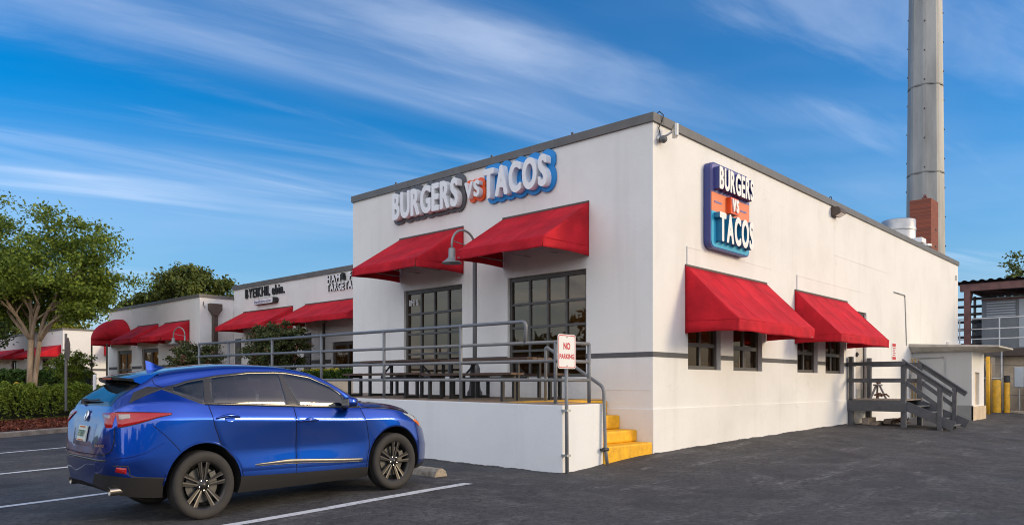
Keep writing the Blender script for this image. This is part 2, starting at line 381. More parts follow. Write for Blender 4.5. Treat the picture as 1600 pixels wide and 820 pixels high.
def sdf_solid(segs, off, res):
    """2-D region within off of the outline's inside; returns verts, quads/polys of the flat fill and its border edges"""
    P = segs.reshape(-1, 2); lo = P.min(0) - off - 2 * res; hi = P.max(0) + off + 2 * res
    nx, ny = (np.ceil((hi - lo) / res)).astype(int) + 1
    X, Y = np.meshgrid(lo[0] + np.arange(nx) * res, lo[1] + np.arange(ny) * res, indexing='ij'); Q = np.stack([X.ravel(), Y.ravel()], 1)
    a, b = segs[:, 0], segs[:, 1]; d = b - a; dd = (d * d).sum(1) + 1e-12
    D = np.empty(len(Q)); IN = np.zeros(len(Q), bool)
    for i in range(0, len(Q), 4000):
        q = Q[i:i + 4000, None]; t = np.clip(((q - a) * d).sum(2) / dd, 0, 1); D[i:i + 4000] = np.sqrt((((q - a) - t[..., None] * d) ** 2).sum(2).min(1))
        cr = (a[:, 1] > q[..., 1]) != (b[:, 1] > q[..., 1]); xi = a[:, 0] + (q[..., 1] - a[:, 1]) / (d[:, 1] + 1e-15) * d[:, 0]
        IN[i:i + 4000] = ((cr & (q[..., 0] < xi)).sum(1) % 2) == 1
    S = np.where(IN, D, -D).reshape(nx, ny) + off
    vid = {}; vs = []; fs = []
    def vert(k, p):
        if k not in vid: vid[k] = len(vs); vs.append(p)
        return vid[k]
    ins = S > 0; cell = ins[:-1, :-1] | ins[1:, :-1] | ins[:-1, 1:] | ins[1:, 1:]
    for i, j in zip(*np.nonzero(cell)):
        cs = ((i, j), (i + 1, j), (i + 1, j + 1), (i, j + 1)); f = []
        for k in range(4):
            p, q = cs[k], cs[(k + 1) % 4]; sp, sq = S[p], S[q]
            if sp > 0: f.append(vert(p, (lo[0] + p[0] * res, lo[1] + p[1] * res)))
            if (sp > 0) != (sq > 0):
                t = sp / (sp - sq); f.append(vert((min(p, q), max(p, q)), (lo[0] + (p[0] + (q[0] - p[0]) * t) * res, lo[1] + (p[1] + (q[1] - p[1]) * t) * res)))
        if len(f) >= 3: fs.append(f)
    cnt = {}
    for f in fs:
        for k in range(len(f)):
            e = (f[k], f[(k + 1) % len(f)]); cnt[e] = cnt.get(e, 0) + 1
    bd = [e for e in cnt if (e[1], e[0]) not in cnt]
    return vs, fs, bd
def solid_shape(name, segs, off, res, mt, parent, org, du, dv, dn, d0, d1, mts=None):
    """extruded solid: front face at d1 along dn, back open at d0"""
    vs, fs, bd = sdf_solid(segs, off, res); org, du, dv, dn = map(Vector, (org, du, dv, dn))
    n = len(vs)
    V = [org + du * x + dv * y + dn * d1 for x, y in vs] + [org + du * x + dv * y + dn * d0 for x, y in vs]
    F = [tuple(f) for f in fs] + [(b, a, a + n, b + n) for a, b in bd]
    me = bpy.data.meshes.new(name); me.from_pydata(V, [], F)
    if mts: me.polygons.foreach_set('material_index', [0] * len(fs) + [1] * len(bd))
    b = bmesh.new(); b.from_mesh(me); bmesh.ops.delete(b, geom=[v for v in b.verts if not v.link_faces], context='VERTS')
    if du.cross(dv).dot(dn) < 0: bmesh.ops.reverse_faces(b, faces=b.faces)
    b.to_mesh(me); b.free(); me.update()
    return link(name, me, mts or mt, parent)
glyph('E')
# ================================================================== ground
def sm(t): t = max(0., min(1., t)); return t * t * (3 - 2 * t)
def G(x, y):
    near = sm((y + 7) / 7) if y < 0 else 1.
    z = near * (.15 * sm((x + 2.9) / 2.9) + .14 * max(0., min(1., x / 10))) if y < 3 else 0.
    if y >= 0: z *= 1 - sm(y / 3)
    z = z if x < 14 or y < 0 else .25
    z = max(z, .20 * sm((x - 9) / 6)) if y < 0 else z
    z += .08 * math.exp(-((x + 5.95) / 1.05) ** 2 / 2 - ((y - .9) / 2.0) ** 2 / 2)
    return z
def axis_vals(lo, hi, step): return [-900, -450, -220, -110, -60, -40] + list(np.arange(lo, hi, step)) + [45, 60, 80, 120, 220, 450, 900]
xs = axis_vals(-28, 40, .5); ys = axis_vals(-28, 40, .5)
co = [(x, y, G(x, y) if abs(x) < 40 and abs(y) < 40 else 0.) for x in xs for y in ys]
ny = len(ys)
fq = [(i * ny + j, (i + 1) * ny + j, (i + 1) * ny + j + 1, i * ny + j + 1) for i in range(len(xs) - 1) for j in range(ny - 1)]

def asphalt():
    m = mat('asphalt', (.034, .0335, .036), .88, spec=.3); t = m.node_tree; b = t.nodes['Principled BSDF']
    co = t.nodes.new('ShaderNodeTexCoord'); C = co.outputs['Object']
    def noise(sc, det=4, rough=.6, vec=None):
        n = t.nodes.new('ShaderNodeTexNoise'); n.inputs['Scale'].default_value = sc; n.inputs['Detail'].default_value = det; n.inputs['Roughness'].default_value = rough
        t.links.new(vec or C, n.inputs['Vector']); return n
    def rng(v, lo, hi, o0=0., o1=1.):
        r = t.nodes.new('ShaderNodeMapRange'); r.inputs[1].default_value = lo; r.inputs[2].default_value = hi; r.inputs[3].default_value = o0; r.inputs[4].default_value = o1
        t.links.new(v, r.inputs[0]); return r.outputs[0]
    def mixc(f, a, c):
        x = t.nodes.new('ShaderNodeMix'); x.data_type = 'RGBA'; t.links.new(f, x.inputs[0])
        for s, v in ((6, a), (7, c)):
            if isinstance(v, tuple): x.inputs[s].default_value = (*v, 1)
            else: t.links.new(v, x.inputs[s])
        return x.outputs[2]
    def mul(a, c):
        x = t.nodes.new('ShaderNodeMath'); x.operation = 'MULTIPLY'; t.links.new(a, x.inputs[0]); t.links.new(c, x.inputs[1]); return x.outputs[0]
    c = mixc(rng(noise(.35, 5).outputs[0], .38, .66), (.046, .0445, .0460), (.082, .078, .078))
    c = mixc(rng(noise(1.7, 6, .7).outputs[0], .46, .74, 0, .75), c, (.15, .140, .136))
    c = mixc(rng(noise(160, 2).outputs[0], .55, .72, 0, .6), c, (.17, .16, .155))
    c = mixc(rng(noise(13, 4, .75).outputs[0], .46, .62, 0, .85), c, (.030, .029, .031))
    c = mixc(rng(noise(55, 2, .7).outputs[0], .54, .70, 0, .75), c, (.15, .143, .14))
    # scuffs: sparse pale smears
    mp = t.nodes.new('ShaderNodeMapping'); mp.inputs['Rotation'].default_value = (0, 0, .5); mp.inputs['Scale'].default_value = (.35, 1.6, 1); t.links.new(C, mp.inputs[0])
    c = mixc(mul(rng(noise(1.3, 6, .75, mp.outputs[0]).outputs[0], .55, .68, 0, .75), rng(noise(9, 4, .7).outputs[0], .42, .60)), c, (.27, .255, .245))
    # old oil and tyre stains
    c = mixc(rng(noise(.9, 3, .5).outputs[0], .56, .74, 0, .7), c, (.030, .029, .030))
    # grit
    vg = t.nodes.new('ShaderNodeTexVoronoi'); vg.inputs['Scale'].default_value = 2.6; t.links.new(C, vg.inputs['Vector'])
    c = mixc(rng(vg.outputs['Distance'], .012, .028, .7, 0.), c, (.32, .30, .28))
    # cracks
    nd = noise(2.2, 4); ad = t.nodes.new('ShaderNodeVectorMath'); ad.operation = 'MULTIPLY_ADD'; ad.inputs[1].default_value = (.5, .5, .5)
    t.links.new(nd.outputs['Color'], ad.inputs[0]); t.links.new(C, ad.inputs[2])
    vo = t.nodes.new('ShaderNodeTexVoronoi'); vo.feature = 'DISTANCE_TO_EDGE'; vo.inputs['Scale'].default_value = .22; t.links.new(ad.outputs[0], vo.inputs['Vector'])
    crack = mul(rng(vo.outputs['Distance'], .0015, .005, 1., 0.), rng(noise(.5, 2).outputs[0], .54, .64, 0, .75))
    c = mixc(crack, c, (.012, .012, .012))
    t.links.new(c, b.inputs['Base Color'])
    t.links.new(rng(noise(.6, 4).outputs[0], .35, .7, .72, .95), b.inputs['Roughness'])
    bp = t.nodes.new('ShaderNodeBump'); bp.inputs['Strength'].default_value = .5; bp.inputs['Distance'].default_value = .012
    h = t.nodes.new('ShaderNodeMath'); h.operation = 'SUBTRACT'; t.links.new(noise(120, 3).outputs[0], h.inputs[0]); t.links.new(crack, h.inputs[1])
    t.links.new(h.outputs[0], bp.inputs['Height']); t.links.new(bp.outputs[0], b.inputs['Normal'])
    return m
MT['asphalt'] = asphalt()
gr = npmesh('ground', co, fq, MT['asphalt']); struct(gr)
gr.data.polygons.foreach_set('use_smooth', [True] * len(gr.data.polygons))

def paint_line():
    m = mat('line_paint', (.66, .67, .68), .7); t = m.node_tree; b = t.nodes['Principled BSDF']
    co = t.nodes.new('ShaderNodeTexCoord'); n = t.nodes.new('ShaderNodeTexNoise'); n.inputs['Scale'].default_value = 14; n.inputs['Detail'].default_value = 6; n.inputs['Roughness'].default_value = .75
    r = t.nodes.new('ShaderNodeValToRGB'); r.color_ramp.elements[0].position = .33; r.color_ramp.elements[1].position = .47
    r.color_ramp.elements[0].color = (.10, .10, .105, 1); r.color_ramp.elements[1].color = (.66, .67, .68, 1)
    t.links.new(co.outputs['Object'], n.inputs[0]); t.links.new(n.outputs[0], r.inputs[0]); t.links.new(r.outputs[0], b.inputs['Base Color']); return m
MT['line'] = paint_line()
def strip(name, a, b, w, mt, h=.005):
    pl = [Vector(q) for q in (a if b is None else (a, b))]; A_ = np.array([q[:] for q in pl]); dist = np.r_[0, np.cumsum(np.linalg.norm(np.diff(A_, axis=0), axis=1))]
    n = max(2, int(dist[-1] / .2)); at_ = lambda t: Vector((float(np.interp(t, dist, A_[:, 0])), float(np.interp(t, dist, A_[:, 1]))))
    v, f = [], []
    for i in range(n + 1):
        t = dist[-1] * i / n; p = at_(t); d = at_(min(t + .2, dist[-1])) - at_(max(t - .2, 0)); pr = Vector((-d.y, d.x)).normalized() * w / 2
        for s in (-1, 1):
            q = p + pr * s + pr.normalized() * random.uniform(-.006, .006); v.append((q.x, q.y, G(q.x, q.y) + h))
    f = [(2 * i, 2 * i + 1, 2 * i + 3, 2 * i + 2) for i in range(n)]
    me = bpy.data.meshes.new(name); me.from_pydata(v, [], [x[::-1] for x in f]); return struct(link(name, me, mt))
def ext(a, b, k): a, b = Vector(a), Vector(b); return a - (b - a).normalized() * k
strip('parking_line', [(-11.6, -.50), (-8.512, -.292), (-8.059, -.266), (-7.579, -.258), (-7.075, -.262), (-6.528, -.266), (-6.112, -.251), (-5.471, -.145), (-4.766, .059)], None, .15, MT['line'])
strip('parking_line', ext((-9.787, 2.81), (-8.575, 3.063), 3), (-5.0, 3.81), .13, MT['line'])
strip('parking_line', ext((-8.862, 6.68), (-7.783, 7.015), 4), (-4.4, 8.07), .14, MT['line'])
strip('parking_line', ext((-7.826, 11.013), (-6.246, 11.676), 4), (-4.0, 12.62), .14, MT['line'])

# ================================================================== generic building pieces
def PT(axis, pos, u, d, z): return (pos + d, u, z) if axis == 'X' else (u, pos + d, z)
def wall_panel(name, axis, pos, u0, u1, z0, z1, holes, depth, mt, parent):
    """sheet of wall with openings and reveals; holes (u0,u1,z0,z1); outside is the negative side of the axis"""
    us = sorted({u0, u1, *[h[0] for h in holes], *[h[1] for h in holes]}); zs = sorted({z0, z1, *[h[2] for h in holes], *[h[3] for h in holes]})
    m = MB()
    def inh(u, z): return any(h[0] < u < h[1] and h[2] < z < h[3] for h in holes)
    for a, b in zip(us, us[1:]):
        for c, e in zip(zs, zs[1:]):
            if inh((a + b) / 2, (c + e) / 2): continue
            m.add([PT(axis, pos, a, 0, c), PT(axis, pos, b, 0, c), PT(axis, pos, b, 0, e), PT(axis, pos, a, 0, e)], [(0, 1, 2, 3)] if axis == 'Y' else [(3, 2, 1, 0)])
    for h in holes:
        q = [(h[0], h[2]), (h[1], h[2]), (h[1], h[3]), (h[0], h[3])]
        for k in range(4):
            (a, c), (b, e) = q[k], q[(k + 1) % 4]
            m.add([PT(axis, pos, a, 0, c), PT(axis, pos, b, 0, e), PT(axis, pos, b, depth, e), PT(axis, pos, a, depth, c)], [(0, 1, 2, 3)])
    return link(name, m.mesh(name, fix=False), mt, parent)
def abox(m, axis, pos, u0, u1, d0, d1, z0, z1):
    return m.box(pos + d0, pos + d1, u0, u1, z0, z1) if axis == 'X' else m.box(u0, u1, pos + d0, pos + d1, z0, z1)
def window(parent, axis, pos, u0, u1, z0, z1, nc, nr, fw=.07, mw=.05, rec=.10, gm=None, sill=True):
    m = MB(); d0, d1 = rec - .03, rec + .06
    abox(m, axis, pos, u0, u0 + fw, d0, d1, z0, z1); abox(m, axis, pos, u1 - fw, u1, d0, d1, z0, z1)
    abox(m, axis, pos, u0 + fw, u1 - fw, d0 + .002, d1, z0, z0 + fw); abox(m, axis, pos, u0 + fw, u1 - fw, d0 + .002, d1, z1 - fw * 1.3, z1)
    w = m.build('window', MT['frame'], parent)
    a0, a1, b0, b1 = u0 + fw, u1 - fw, z0 + fw, z1 - fw * 1.3
    for i in range(1, nc):
        u = a0 + (a1 - a0) * i / nc; k = MB(); abox(k, axis, pos, u - mw / 2, u + mw / 2, d0 + .012, d1 - .012, b0, b1); k.build('muntin', MT['frame'], w)
    for j in range(1, nr):
        z = b0 + (b1 - b0) * j / nr; k = MB(); abox(k, axis, pos, a0, a1, d0 + .006, d1 - .006, z - mw / 2, z + mw / 2); k.build('muntin', MT['frame'], w)
    for i in range(nc):
        for j in range(nr):
            g = .006
            p0, p1 = a0 + (a1 - a0) * i / nc + (mw / 2 if i else 0) - g, a0 + (a1 - a0) * (i + 1) / nc - (mw / 2 if i < nc - 1 else 0) + g
            q0, q1 = b0 + (b1 - b0) * j / nr + (mw / 2 if j else 0) - g, b0 + (b1 - b0) * (j + 1) / nr - (mw / 2 if j < nr - 1 else 0) + g
            t = random.uniform(-.002, .002); s = random.uniform(-.002, .002)
            k = MB(); dd = rec + .015
            k.add([PT(axis, pos, p0, dd + t, q0), PT(axis, pos, p1, dd - t, q0), PT(axis, pos, p1, dd - t + s, q1), PT(axis, pos, p0, dd + t + s, q1)], [(0, 1, 2, 3)] if axis == 'Y' else [(3, 2, 1, 0)])
            link('pane', k.mesh('pane', fix=False), gm or MT['glass'], w)
    return w
def coping(parent, axis, pos, u0, u1, z0, z1, n, proud=.045, back=.32, mt=None):
    L_ = (u1 - u0) / n
    for i in range(n):
        m = MB(); a, b = u0 + L_ * i + .003, u0 + L_ * (i + 1) - .003
        abox(m, axis, pos, a, b, -proud, back, z0, z1); m.build('coping', mt or MT['coping'], parent)

# ================================================================== restaurant
RB = thing('restaurant_building', 'two-tone lit white stucco restaurant with dark grey coping and red awnings', 'building', (0, 0, 0))
LF, LR, HT = 9.473, 23.632, 6.40
W1 = (5.179, 7.30, 1.63, 3.80); W2 = (1.558, 3.727, 1.60, 3.79)
fw_ = wall_panel('wall', 'X', 0, 0, LF, -.3, HT, [W1, W2], .10, MT['stucco'], RB); fw_['label'] = 'shaded white front wall facing the patio'
SW = [(1.31, 2.70), (3.288, 4.75), (6.817, 8.18), (8.744, 10.16)]
holes = [(a, b, 1.75, 2.80) for a, b in SW]; DOOR = (11.142, 12.114, 1.0, 3.62)
rw_ = wall_panel('wall', 'Y', 0, 0, LR, -.3, HT, holes + [DOOR], .12, MT['stucco'], RB); rw_['label'] = 'sunlit cream white side wall beside the asphalt'
MB().add([(LR, 0, -.3), (LR, LF + 6, -.3), (LR, LF + 6, HT), (LR, 0, HT)], [(0, 1, 2, 3)]).build('wall', MT['stucco'], RB)
MB().add([(0, LF, -.3), (LR, LF + 6, -.3), (LR, LF + 6, HT), (0, LF, HT)], [(0, 1, 2, 3)]).build('wall', MT['stucco'], RB)
MB().add([(.02, .02, HT - .25), (LR - .02, .02, HT - .25), (LR - .02, LF + 5.9, HT - .25), (.02, LF - .02, HT - .25)], [(0, 1, 2, 3)]).build('roof', MT['roofing'], RB)
coping(RB, 'X', 0, -.045, LF + .03, 6.385, 6.55, 4)
coping(RB, 'Y', 0, .325, LR + .04, 6.385, 6.55, 8)
box('coping', MT['coping'], RB, LR - .28, LR + .04, .325, LF + 5.9, 6.385, 6.55)
for k, u in enumerate((1.9, 4.2, 7.6)): box('coping_clip', MT['pipe_dark'], RB, -.03, .0, u - .02, u + .02, 6.552, 6.60)
# plinth and plaster joints
MB().box(0.0, LR, -.022, .0, -.3, .985).build('plinth', MT['stucco'], RB, bevel=.006)
MB().box(-.022, -.0005, -.022, 1.06, -.3, .985).build('plinth', MT['stucco'], RB, bevel=.006)
MB().box(-.008, -.0005, .0, 1.50, 1.335, 1.345).build('plaster_joint', MT['stucco'], RB)
# painted stripe, broken by the openings
def stripes(axis, segs, z0, z1, parent, pos=0, mt=None):
    for a, b in segs:
        m = MB(); abox(m, axis, pos, a, b, -.005, -.0005, z0, z1); m.build('stripe', mt or MT['stripe'], parent)
stripes('X', [(-.005, W2[0]), (W2[1], W1[0]), (W1[1], LF)], 1.967, 2.066, RB)
stripes('Y', [(0, SW[0][0]), (SW[0][1], SW[1][0]), (SW[1][1], SW[2][0]), (SW[2][1], SW[3][0]), (SW[3][1], DOOR[0])], 1.967, 2.066, RB)
window(RB, 'X', 0, *W1, 4, 4); window(RB, 'X', 0, *W2, 4, 4)
for a, b in SW: window(RB, 'Y', 0, a, b, 1.75, 2.80, 2, 2, fw=.08, mw=.085, rec=.13, gm=MT['sideglass'])
for s in (0,):
    flat_text('window_decal', 'BM1%', MT['white'], RB, (.078, 7.20, 3.42), (0, -1, 0), (0, 0, 1), .15, .36, .02)
# side door
m = MB(); m.box(DOOR[0], DOOR[0] + .05, .06, .14, 1.0, 3.62).box(DOOR[1] - .05, DOOR[1], .06, .14, 1.0, 3.62).box(DOOR[0] + .05, DOOR[1] - .05, .062, .14, 3.10, 3.16).box(DOOR[0] + .05, DOOR[1] - .05, .062, .14, 3.56, 3.62)
m.build('door_frame', MT['frame'], RB)
d_ = box('door', MT['door'], RB, DOOR[0] + .055, DOOR[1] - .055, .09, .13, 1.03, 3.095)
MB().tube([(DOOR[0] + .13, .09, 2.05), (DOOR[0] + .13, .03, 2.05), (DOOR[0] + .25, .03, 2.05)], .014, 8).build('handle', MT['galv'], d_)
box('kick_plate', MT['galv'], d_, DOOR[0] + .08, DOOR[1] - .08, .086, .0895, 1.05, 1.30)
box('transom', MT['panel_grey'], RB, DOOR[0] + .055, DOOR[1] - .055, .09, .13, 3.165, 3.555)
MB().box(DOOR[0] + .02, DOOR[0] + .06, -.05, .0, 2.26, 2.40).box(DOOR[0] - .02, DOOR[0] + .02, -.09, -.05, 2.31, 2.36).build('door_closer', MT['pipe_dark'], RB)
# raised plaster patches and conduits on the side wall
for x, z0, z1 in ((1.26, 3.84, 4.21), (6.77, 3.84, 4.22)):
    MB().tube([(x, -.012, z0), (x, -.012, z1)], .016, 8).build('conduit', MT['stucco'], RB)
MB().tube([(14.80, -.02, 4.508), (16.0, -.02, 4.50), (16.06, -.02, 4.44), (16.25, -.02, 2.78)], .018, 8).build('conduit', MT['galv'], RB)
MB().box(1.30, 5.3, -.006, -.0005, 4.195, 4.203).build('plaster_joint', MT['stucco'], RB)
MB().box(9.4, 14.2, -.006, -.0005, 5.05, 5.058).build('plaster_joint', MT['stucco'], RB)
MB().box(6.80, 12.0, -.006, -.0005, 4.205, 4.213).build('plaster_joint', MT['stucco'], RB)
MB().box(LR - .45, LR - .3, -.03, 0, 5.75, 5.95).build('wall_box', MT['galv'], RB)
MB().box(LR - 1.9, LR + .06, -.09, 0, 3.04, 3.14).build('wall_ledge', MT['stucco'], RB)
# interior seen through the glass
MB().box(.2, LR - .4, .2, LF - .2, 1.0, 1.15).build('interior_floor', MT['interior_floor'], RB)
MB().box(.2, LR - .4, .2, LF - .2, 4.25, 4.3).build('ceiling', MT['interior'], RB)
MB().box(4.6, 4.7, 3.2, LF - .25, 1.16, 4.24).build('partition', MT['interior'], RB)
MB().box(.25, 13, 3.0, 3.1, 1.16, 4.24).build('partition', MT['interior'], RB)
for (x, y, z) in ((2.0, 6.0, 3.45), (2.6, 7.6, 3.3), (1.6, 2.2, 3.55), (2.4, 1.7, 3.3), (7.6, 1.6, 3.1)):
    t = MB().lathe([(.0, .16), (.05, .15), (.15, 0), (.14, -.01), (0, .03)], (x, y, z), n=14).build('pendant_shade', MT['warm'], RB, smooth=True)
    MB().tube([(x, y, z + .16), (x, y, 4.25)], .008, 6).build('cord', MT['black_steel'], t)
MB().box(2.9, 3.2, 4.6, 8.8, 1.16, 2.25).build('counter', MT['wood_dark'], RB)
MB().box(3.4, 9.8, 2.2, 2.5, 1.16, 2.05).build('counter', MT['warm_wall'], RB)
for x in (4.3, 8.3): MB().box(x, x + .35, .35, .36, 1.83, 2.08).build('window_card', MT['letter_side'], RB)

# asphalt lip, uneven along the wall foot
def lip(name, pts, outn, label):
    v, f = [], []; n0 = Vector(outn)
    P = []
    for a, b in zip(pts, pts[1:]):
        a, b = Vector(a), Vector(b); k = int((b - a).length / .07)
        P += [a + (b - a) * i / k for i in range(k)]
    P.append(Vector(pts[-1])); h = .012
    for p in P:
        h = max(.003, min(.045, h + random.uniform(-.009, .009))); o = .03 + random.random() * .03
        v += [(p.x - n0.x * .012, p.y - n0.y * .012, G(p.x, p.y) + h), (p.x + n0.x * o, p.y + n0.y * o, G(p.x + n0.x * o, p.y + n0.y * o) - .004)]
    f = [(2 * i, 2 * i + 1, 2 * i + 3, 2 * i + 2) for i in range(len(P) - 1)]
    me = bpy.data.meshes.new(name); me.from_pydata(v, [], f); return struct(link(name, me, MT['asphalt']))
lip('asphalt_edge', [(.02, -.022), (10.3, -.022)], (0, -1), '')
lip('asphalt_edge', [(-2.69, .02), (-2.69, 9.0)], (-1, 0), '')
lip('asphalt_edge', [(-2.69, .018), (-1.56, .018)], (0, -1), '')

# ================================================================== patio and steps (setting)
def PZ(x, y): return 1.12 + .009 * max(y, 0) + .008 * (x + 2.69)
def slab(m, x0, x1, y0, y1, zb, top):
    vs = [(x, y, zb) for x, y in ((x0, y0), (x1, y0), (x1, y1), (x0, y1))] + [(x, y, top(x, y)) for x, y in ((x0, y0), (x1, y0), (x1, y1), (x0, y1))]
    return m.add(vs, [(0, 3, 2, 1), (4, 5, 6, 7), (0, 1, 5, 4), (1, 2, 6, 5), (2, 3, 7, 6), (3, 0, 4, 7)])
pb = MB(); slab(pb, -2.69, -1.56, .02, 1.06, -.3, lambda x, y: PZ(x, y) - .012); slab(pb, -2.69, -.002, 1.0601, 13.3, -.3, lambda x, y: PZ(x, y) - .012)
pt = struct(pb.build('patio_platform', MT['patio_paint'], None, bevel=.012))
fl = MB(); slab(fl, -2.66, -1.60, .05, 1.06, 1.0, PZ); slab(fl, -2.66, -.03, 1.0601, 13.2, 1.0, PZ)
fl.build('paving', MT['patio_floor'], pt)
ye = MB(); slab(ye, -2.45, -1.62, .30, .36, 1.05, lambda x, y: PZ(x, y) + .004); slab(ye, -2.42, -.03, .92 + .17, 1.45, 1.05, lambda x, y: PZ(x, y) + .004)
ye.build('yellow_edge_paint', MT['yellow'], pt)
st = [(.0, .326, .367), (.326, .722, .590), (.722, 1.055, .853)]
for i, (y0, y1, z) in enumerate(st):
    MB().box(-1.555, -.024, y0 + (.0 if i else -.01), 1.058 - i * .0, -.2 if i == 0 else st[i - 1][2] + .001, z).build('step', MT['yellow'], pt, bevel=.03)
MB().box(-1.555, -.024, 1.02, 1.30, .855, 1.135).build('step', MT['yellow'], pt, bevel=.03)

# ================================================================== railing
RG = thing('patio_railing', 'grey painted pipe railing along the edge of the raised patio', 'railing', (-2.6, 6, 1.15))
RX = -2.6; rr = .031
def rz(k, y): return {0: 2.515 + .004 * y, 1: 2.145 + .006 * y, 2: 1.835 + .004 * y, 3: 1.520 + .004 * y}[k]
for i, y in enumerate((.233, 2.492, 4.773, 7.044, 9.17, 11.367, 13.065)):
    MB().tube([(RX, y, PZ(RX, y) - .02), (RX, y, rz(0, y) if i else rz(1, y))], rr, 12).build('post', MT['rail'], RG, smooth=True)
    MB().lathe([(0, .012), (.055, .012), (.06, .0)], (RX, y, PZ(RX, y) + .001), n=14).build('post_flange', MT['rail'], RG)
def bend(a, b, c, r=.09, n=6):
    a, b, c = Vector(a), Vector(b), Vector(c); p = b + (a - b).normalized() * r; q = b + (c - b).normalized() * r
    return [p * (1 - t) ** 2 + b * 2 * t * (1 - t) + q * t * t for t in [i / n for i in range(n + 1)]]
e0, e1, e2 = (RX, 13.065, rz(0, 13)), (RX, .881, rz(0, .9)), (RX, .90, rz(1, .9))
MB().tube([e0] + bend(e0, e1, e2, .10) + [e2], rr, 12).build('top_rail', MT['rail'], RG, smooth=True)
for k in (1, 2, 3):
    a, b, c = (RX, 13.2, rz(k, 13)), (RX, .2, rz(k, .2)), (-1.726, .2, rz(k, .2))
    MB().tube([a, b], rr * .93, 12).build('rail', MT['rail'], RG, smooth=True)
    MB().tube([b, c], rr * .93, 12).build('rail', MT['rail'], RG, smooth=True)
MB().tube([(-1.726, .2, PZ(-1.7, .2) - .02), (-1.726, .2, rz(1, .2))], rr, 12).build('post', MT['rail'], RG, smooth=True)
h0, h1, h2, h3 = (-1.60, 1.286, 2.145), (-1.60, -.02, 1.40), (-1.60, -.055, .339), (-1.60, -.095, .085)
MB().tube([(-1.60, 1.286, PZ(-1.6, 1.2) - .02), (-1.60, 1.286, 2.06)] + bend((-1.60, 1.286, 2.0), h0, h1, .07) + bend(h0, h1, h2, .10) + [h2, h3], rr * .95, 12).build('stair_handrail', MT['rail'], RG, smooth=True)
MB().tube([(-1.67, -.06, .33), (-1.54, -.06, .33)], .036, 10).box(-1.66, -1.54, -.06, .02, .315, .345).build('rail_clamp', MT['pipe_dark'], RG)

# ================================================================== picnic tables
def picnic(y0, y1, label):
    x0, x1 = -1.85, -1.12; fz = PZ(-1.5, y0)
    T = thing('picnic_table', label, 'picnic table', ((x0 + x1) / 2, (y0 + y1) / 2, fz), 'picnic tables on the patio')
    n = 5; w = (x1 - x0) / n
    for i in range(n): box('plank', MT['wood_dark'], T, x0 + w * i + .004, x0 + w * (i + 1) - .004, y0, y1, fz + .765, fz + .81, bevel=.004)
    def loop(xa, xb, y, zt, t=.055):
        m = MB(); z0 = PZ(xa, y)
        m.box(xa, xa + t, y - t / 2, y + t / 2, z0 + t, zt).box(xb - t, xb, y - t / 2, y + t / 2, z0 + t, zt).box(xa, xb, y - t / 2, y + t / 2, z0, z0 + t - .001).box(xa + t + .001, xb - t - .001, y - t / 2, y + t / 2, zt - t, zt)
        return m
    for y in (y0 + .28, y1 - .28):
        loop(x0 + .03, x1 - .03, y, fz + .764).build('leg', MT['black_steel'], T)
        s = 1 if y < (y0 + y1) / 2 else -1
        MB().bar(((x0 + x1) / 2, y + s * .02, fz + .45), ((x0 + x1) / 2, y + s * .42, fz + .755), .03, .03).build('brace', MT['black_steel'], T)
    for bx in (-2.32, -.98):
        for i in range(2): box('seat_plank', MT['wood_dark'], T, bx + .18 * i + .003, bx + .18 * (i + 1) - .003, y0 - .03, y1 + .03, fz + .475, fz + .52, bevel=.004)
        for y in (y0 + .2, y1 - .2): loop(bx + .0, bx + .36, y, fz + .474).build('bench_leg', MT['black_steel'], T)
    MB().box(-1.51, -1.46, y0 + .3, y1 - .3, fz + .40, fz + .45).build('stretcher', MT['black_steel'], T)
picnic(1.52, 3.90, 'brown plank picnic table with black loop legs nearest the yellow steps')
picnic(4.25, 6.60, 'brown plank picnic table with black loop legs under the left front awning')

# ================================================================== gooseneck lamps
def gooseneck(name, x, y, z0, zt, dirx, diry, reach, label, grp, pole_r=.05, sc=1.0, mtp=None):
    T = thing(name, label, 'lamp post', (x, y, z0), grp); d = Vector((dirx, diry, 0)).normalized(); B = Vector((x, y, z0))
    r = reach / 2
    if z0 < zt - 3.2:
        MB().lathe([(.17, 0), (.17, .10), (.13, .16), (.115, .30), (.12, .62), (.09, .70), (.06, .74), (0, .74)], B, n=10).build('pedestal', MT['pole'], T)
    MB().tube([B, B + Vector((0, 0, zt - z0 - r))], pole_r, 12).build('pole', mtp or MT['pole'], T, smooth=True)
    c = B + Vector((0, 0, zt - z0 - r)) + d * r
    arc = [c + (-d * math.cos(math.pi * i / 16) + Vector((0, 0, 1)) * math.sin(math.pi * i / 16)) * r for i in range(17)] + [c + d * r - Vector((0, 0, .12 * sc))]
    MB().tube(arc, .026 * sc, 10).build('arm', MT['lampgrey'], T, smooth=True)
    MB().tube([c - d * r * .95 + Vector((0, 0, -.02)), c + d * r * .9 + Vector((0, 0, .06))], .010 * sc, 6).build('scroll_bar', MT['lampgrey'], T)
    h = c + d * r - Vector((0, 0, .12 * sc))
    MB().lathe([(.0, .02), (.065, .02), (.075, -.02), (.075, -.16), (.10, -.20), (.21, -.29), (.22, -.305), (.205, -.30), (.09, -.22), (0, -.21)], h, n=20).build('lamp_shade', MT['lampgrey'], T, smooth=True) if sc == 1 else \
        MB().lathe([(.0, .02 * sc), (.065 * sc, .02 * sc), (.075 * sc, -.16 * sc), (.28 * sc, -.30 * sc), (.09 * sc, -.22 * sc), (0, -.21 * sc)], h, n=16).build('lamp_shade', MT['lampgrey'], T, smooth=True)
gooseneck('gooseneck_lamp', -.5, 4.25, PZ(-.5, 4.25), 4.80, -1, .05, .66, 'grey gooseneck lamp post on the patio between the two front awnings', 'gooseneck lamps')

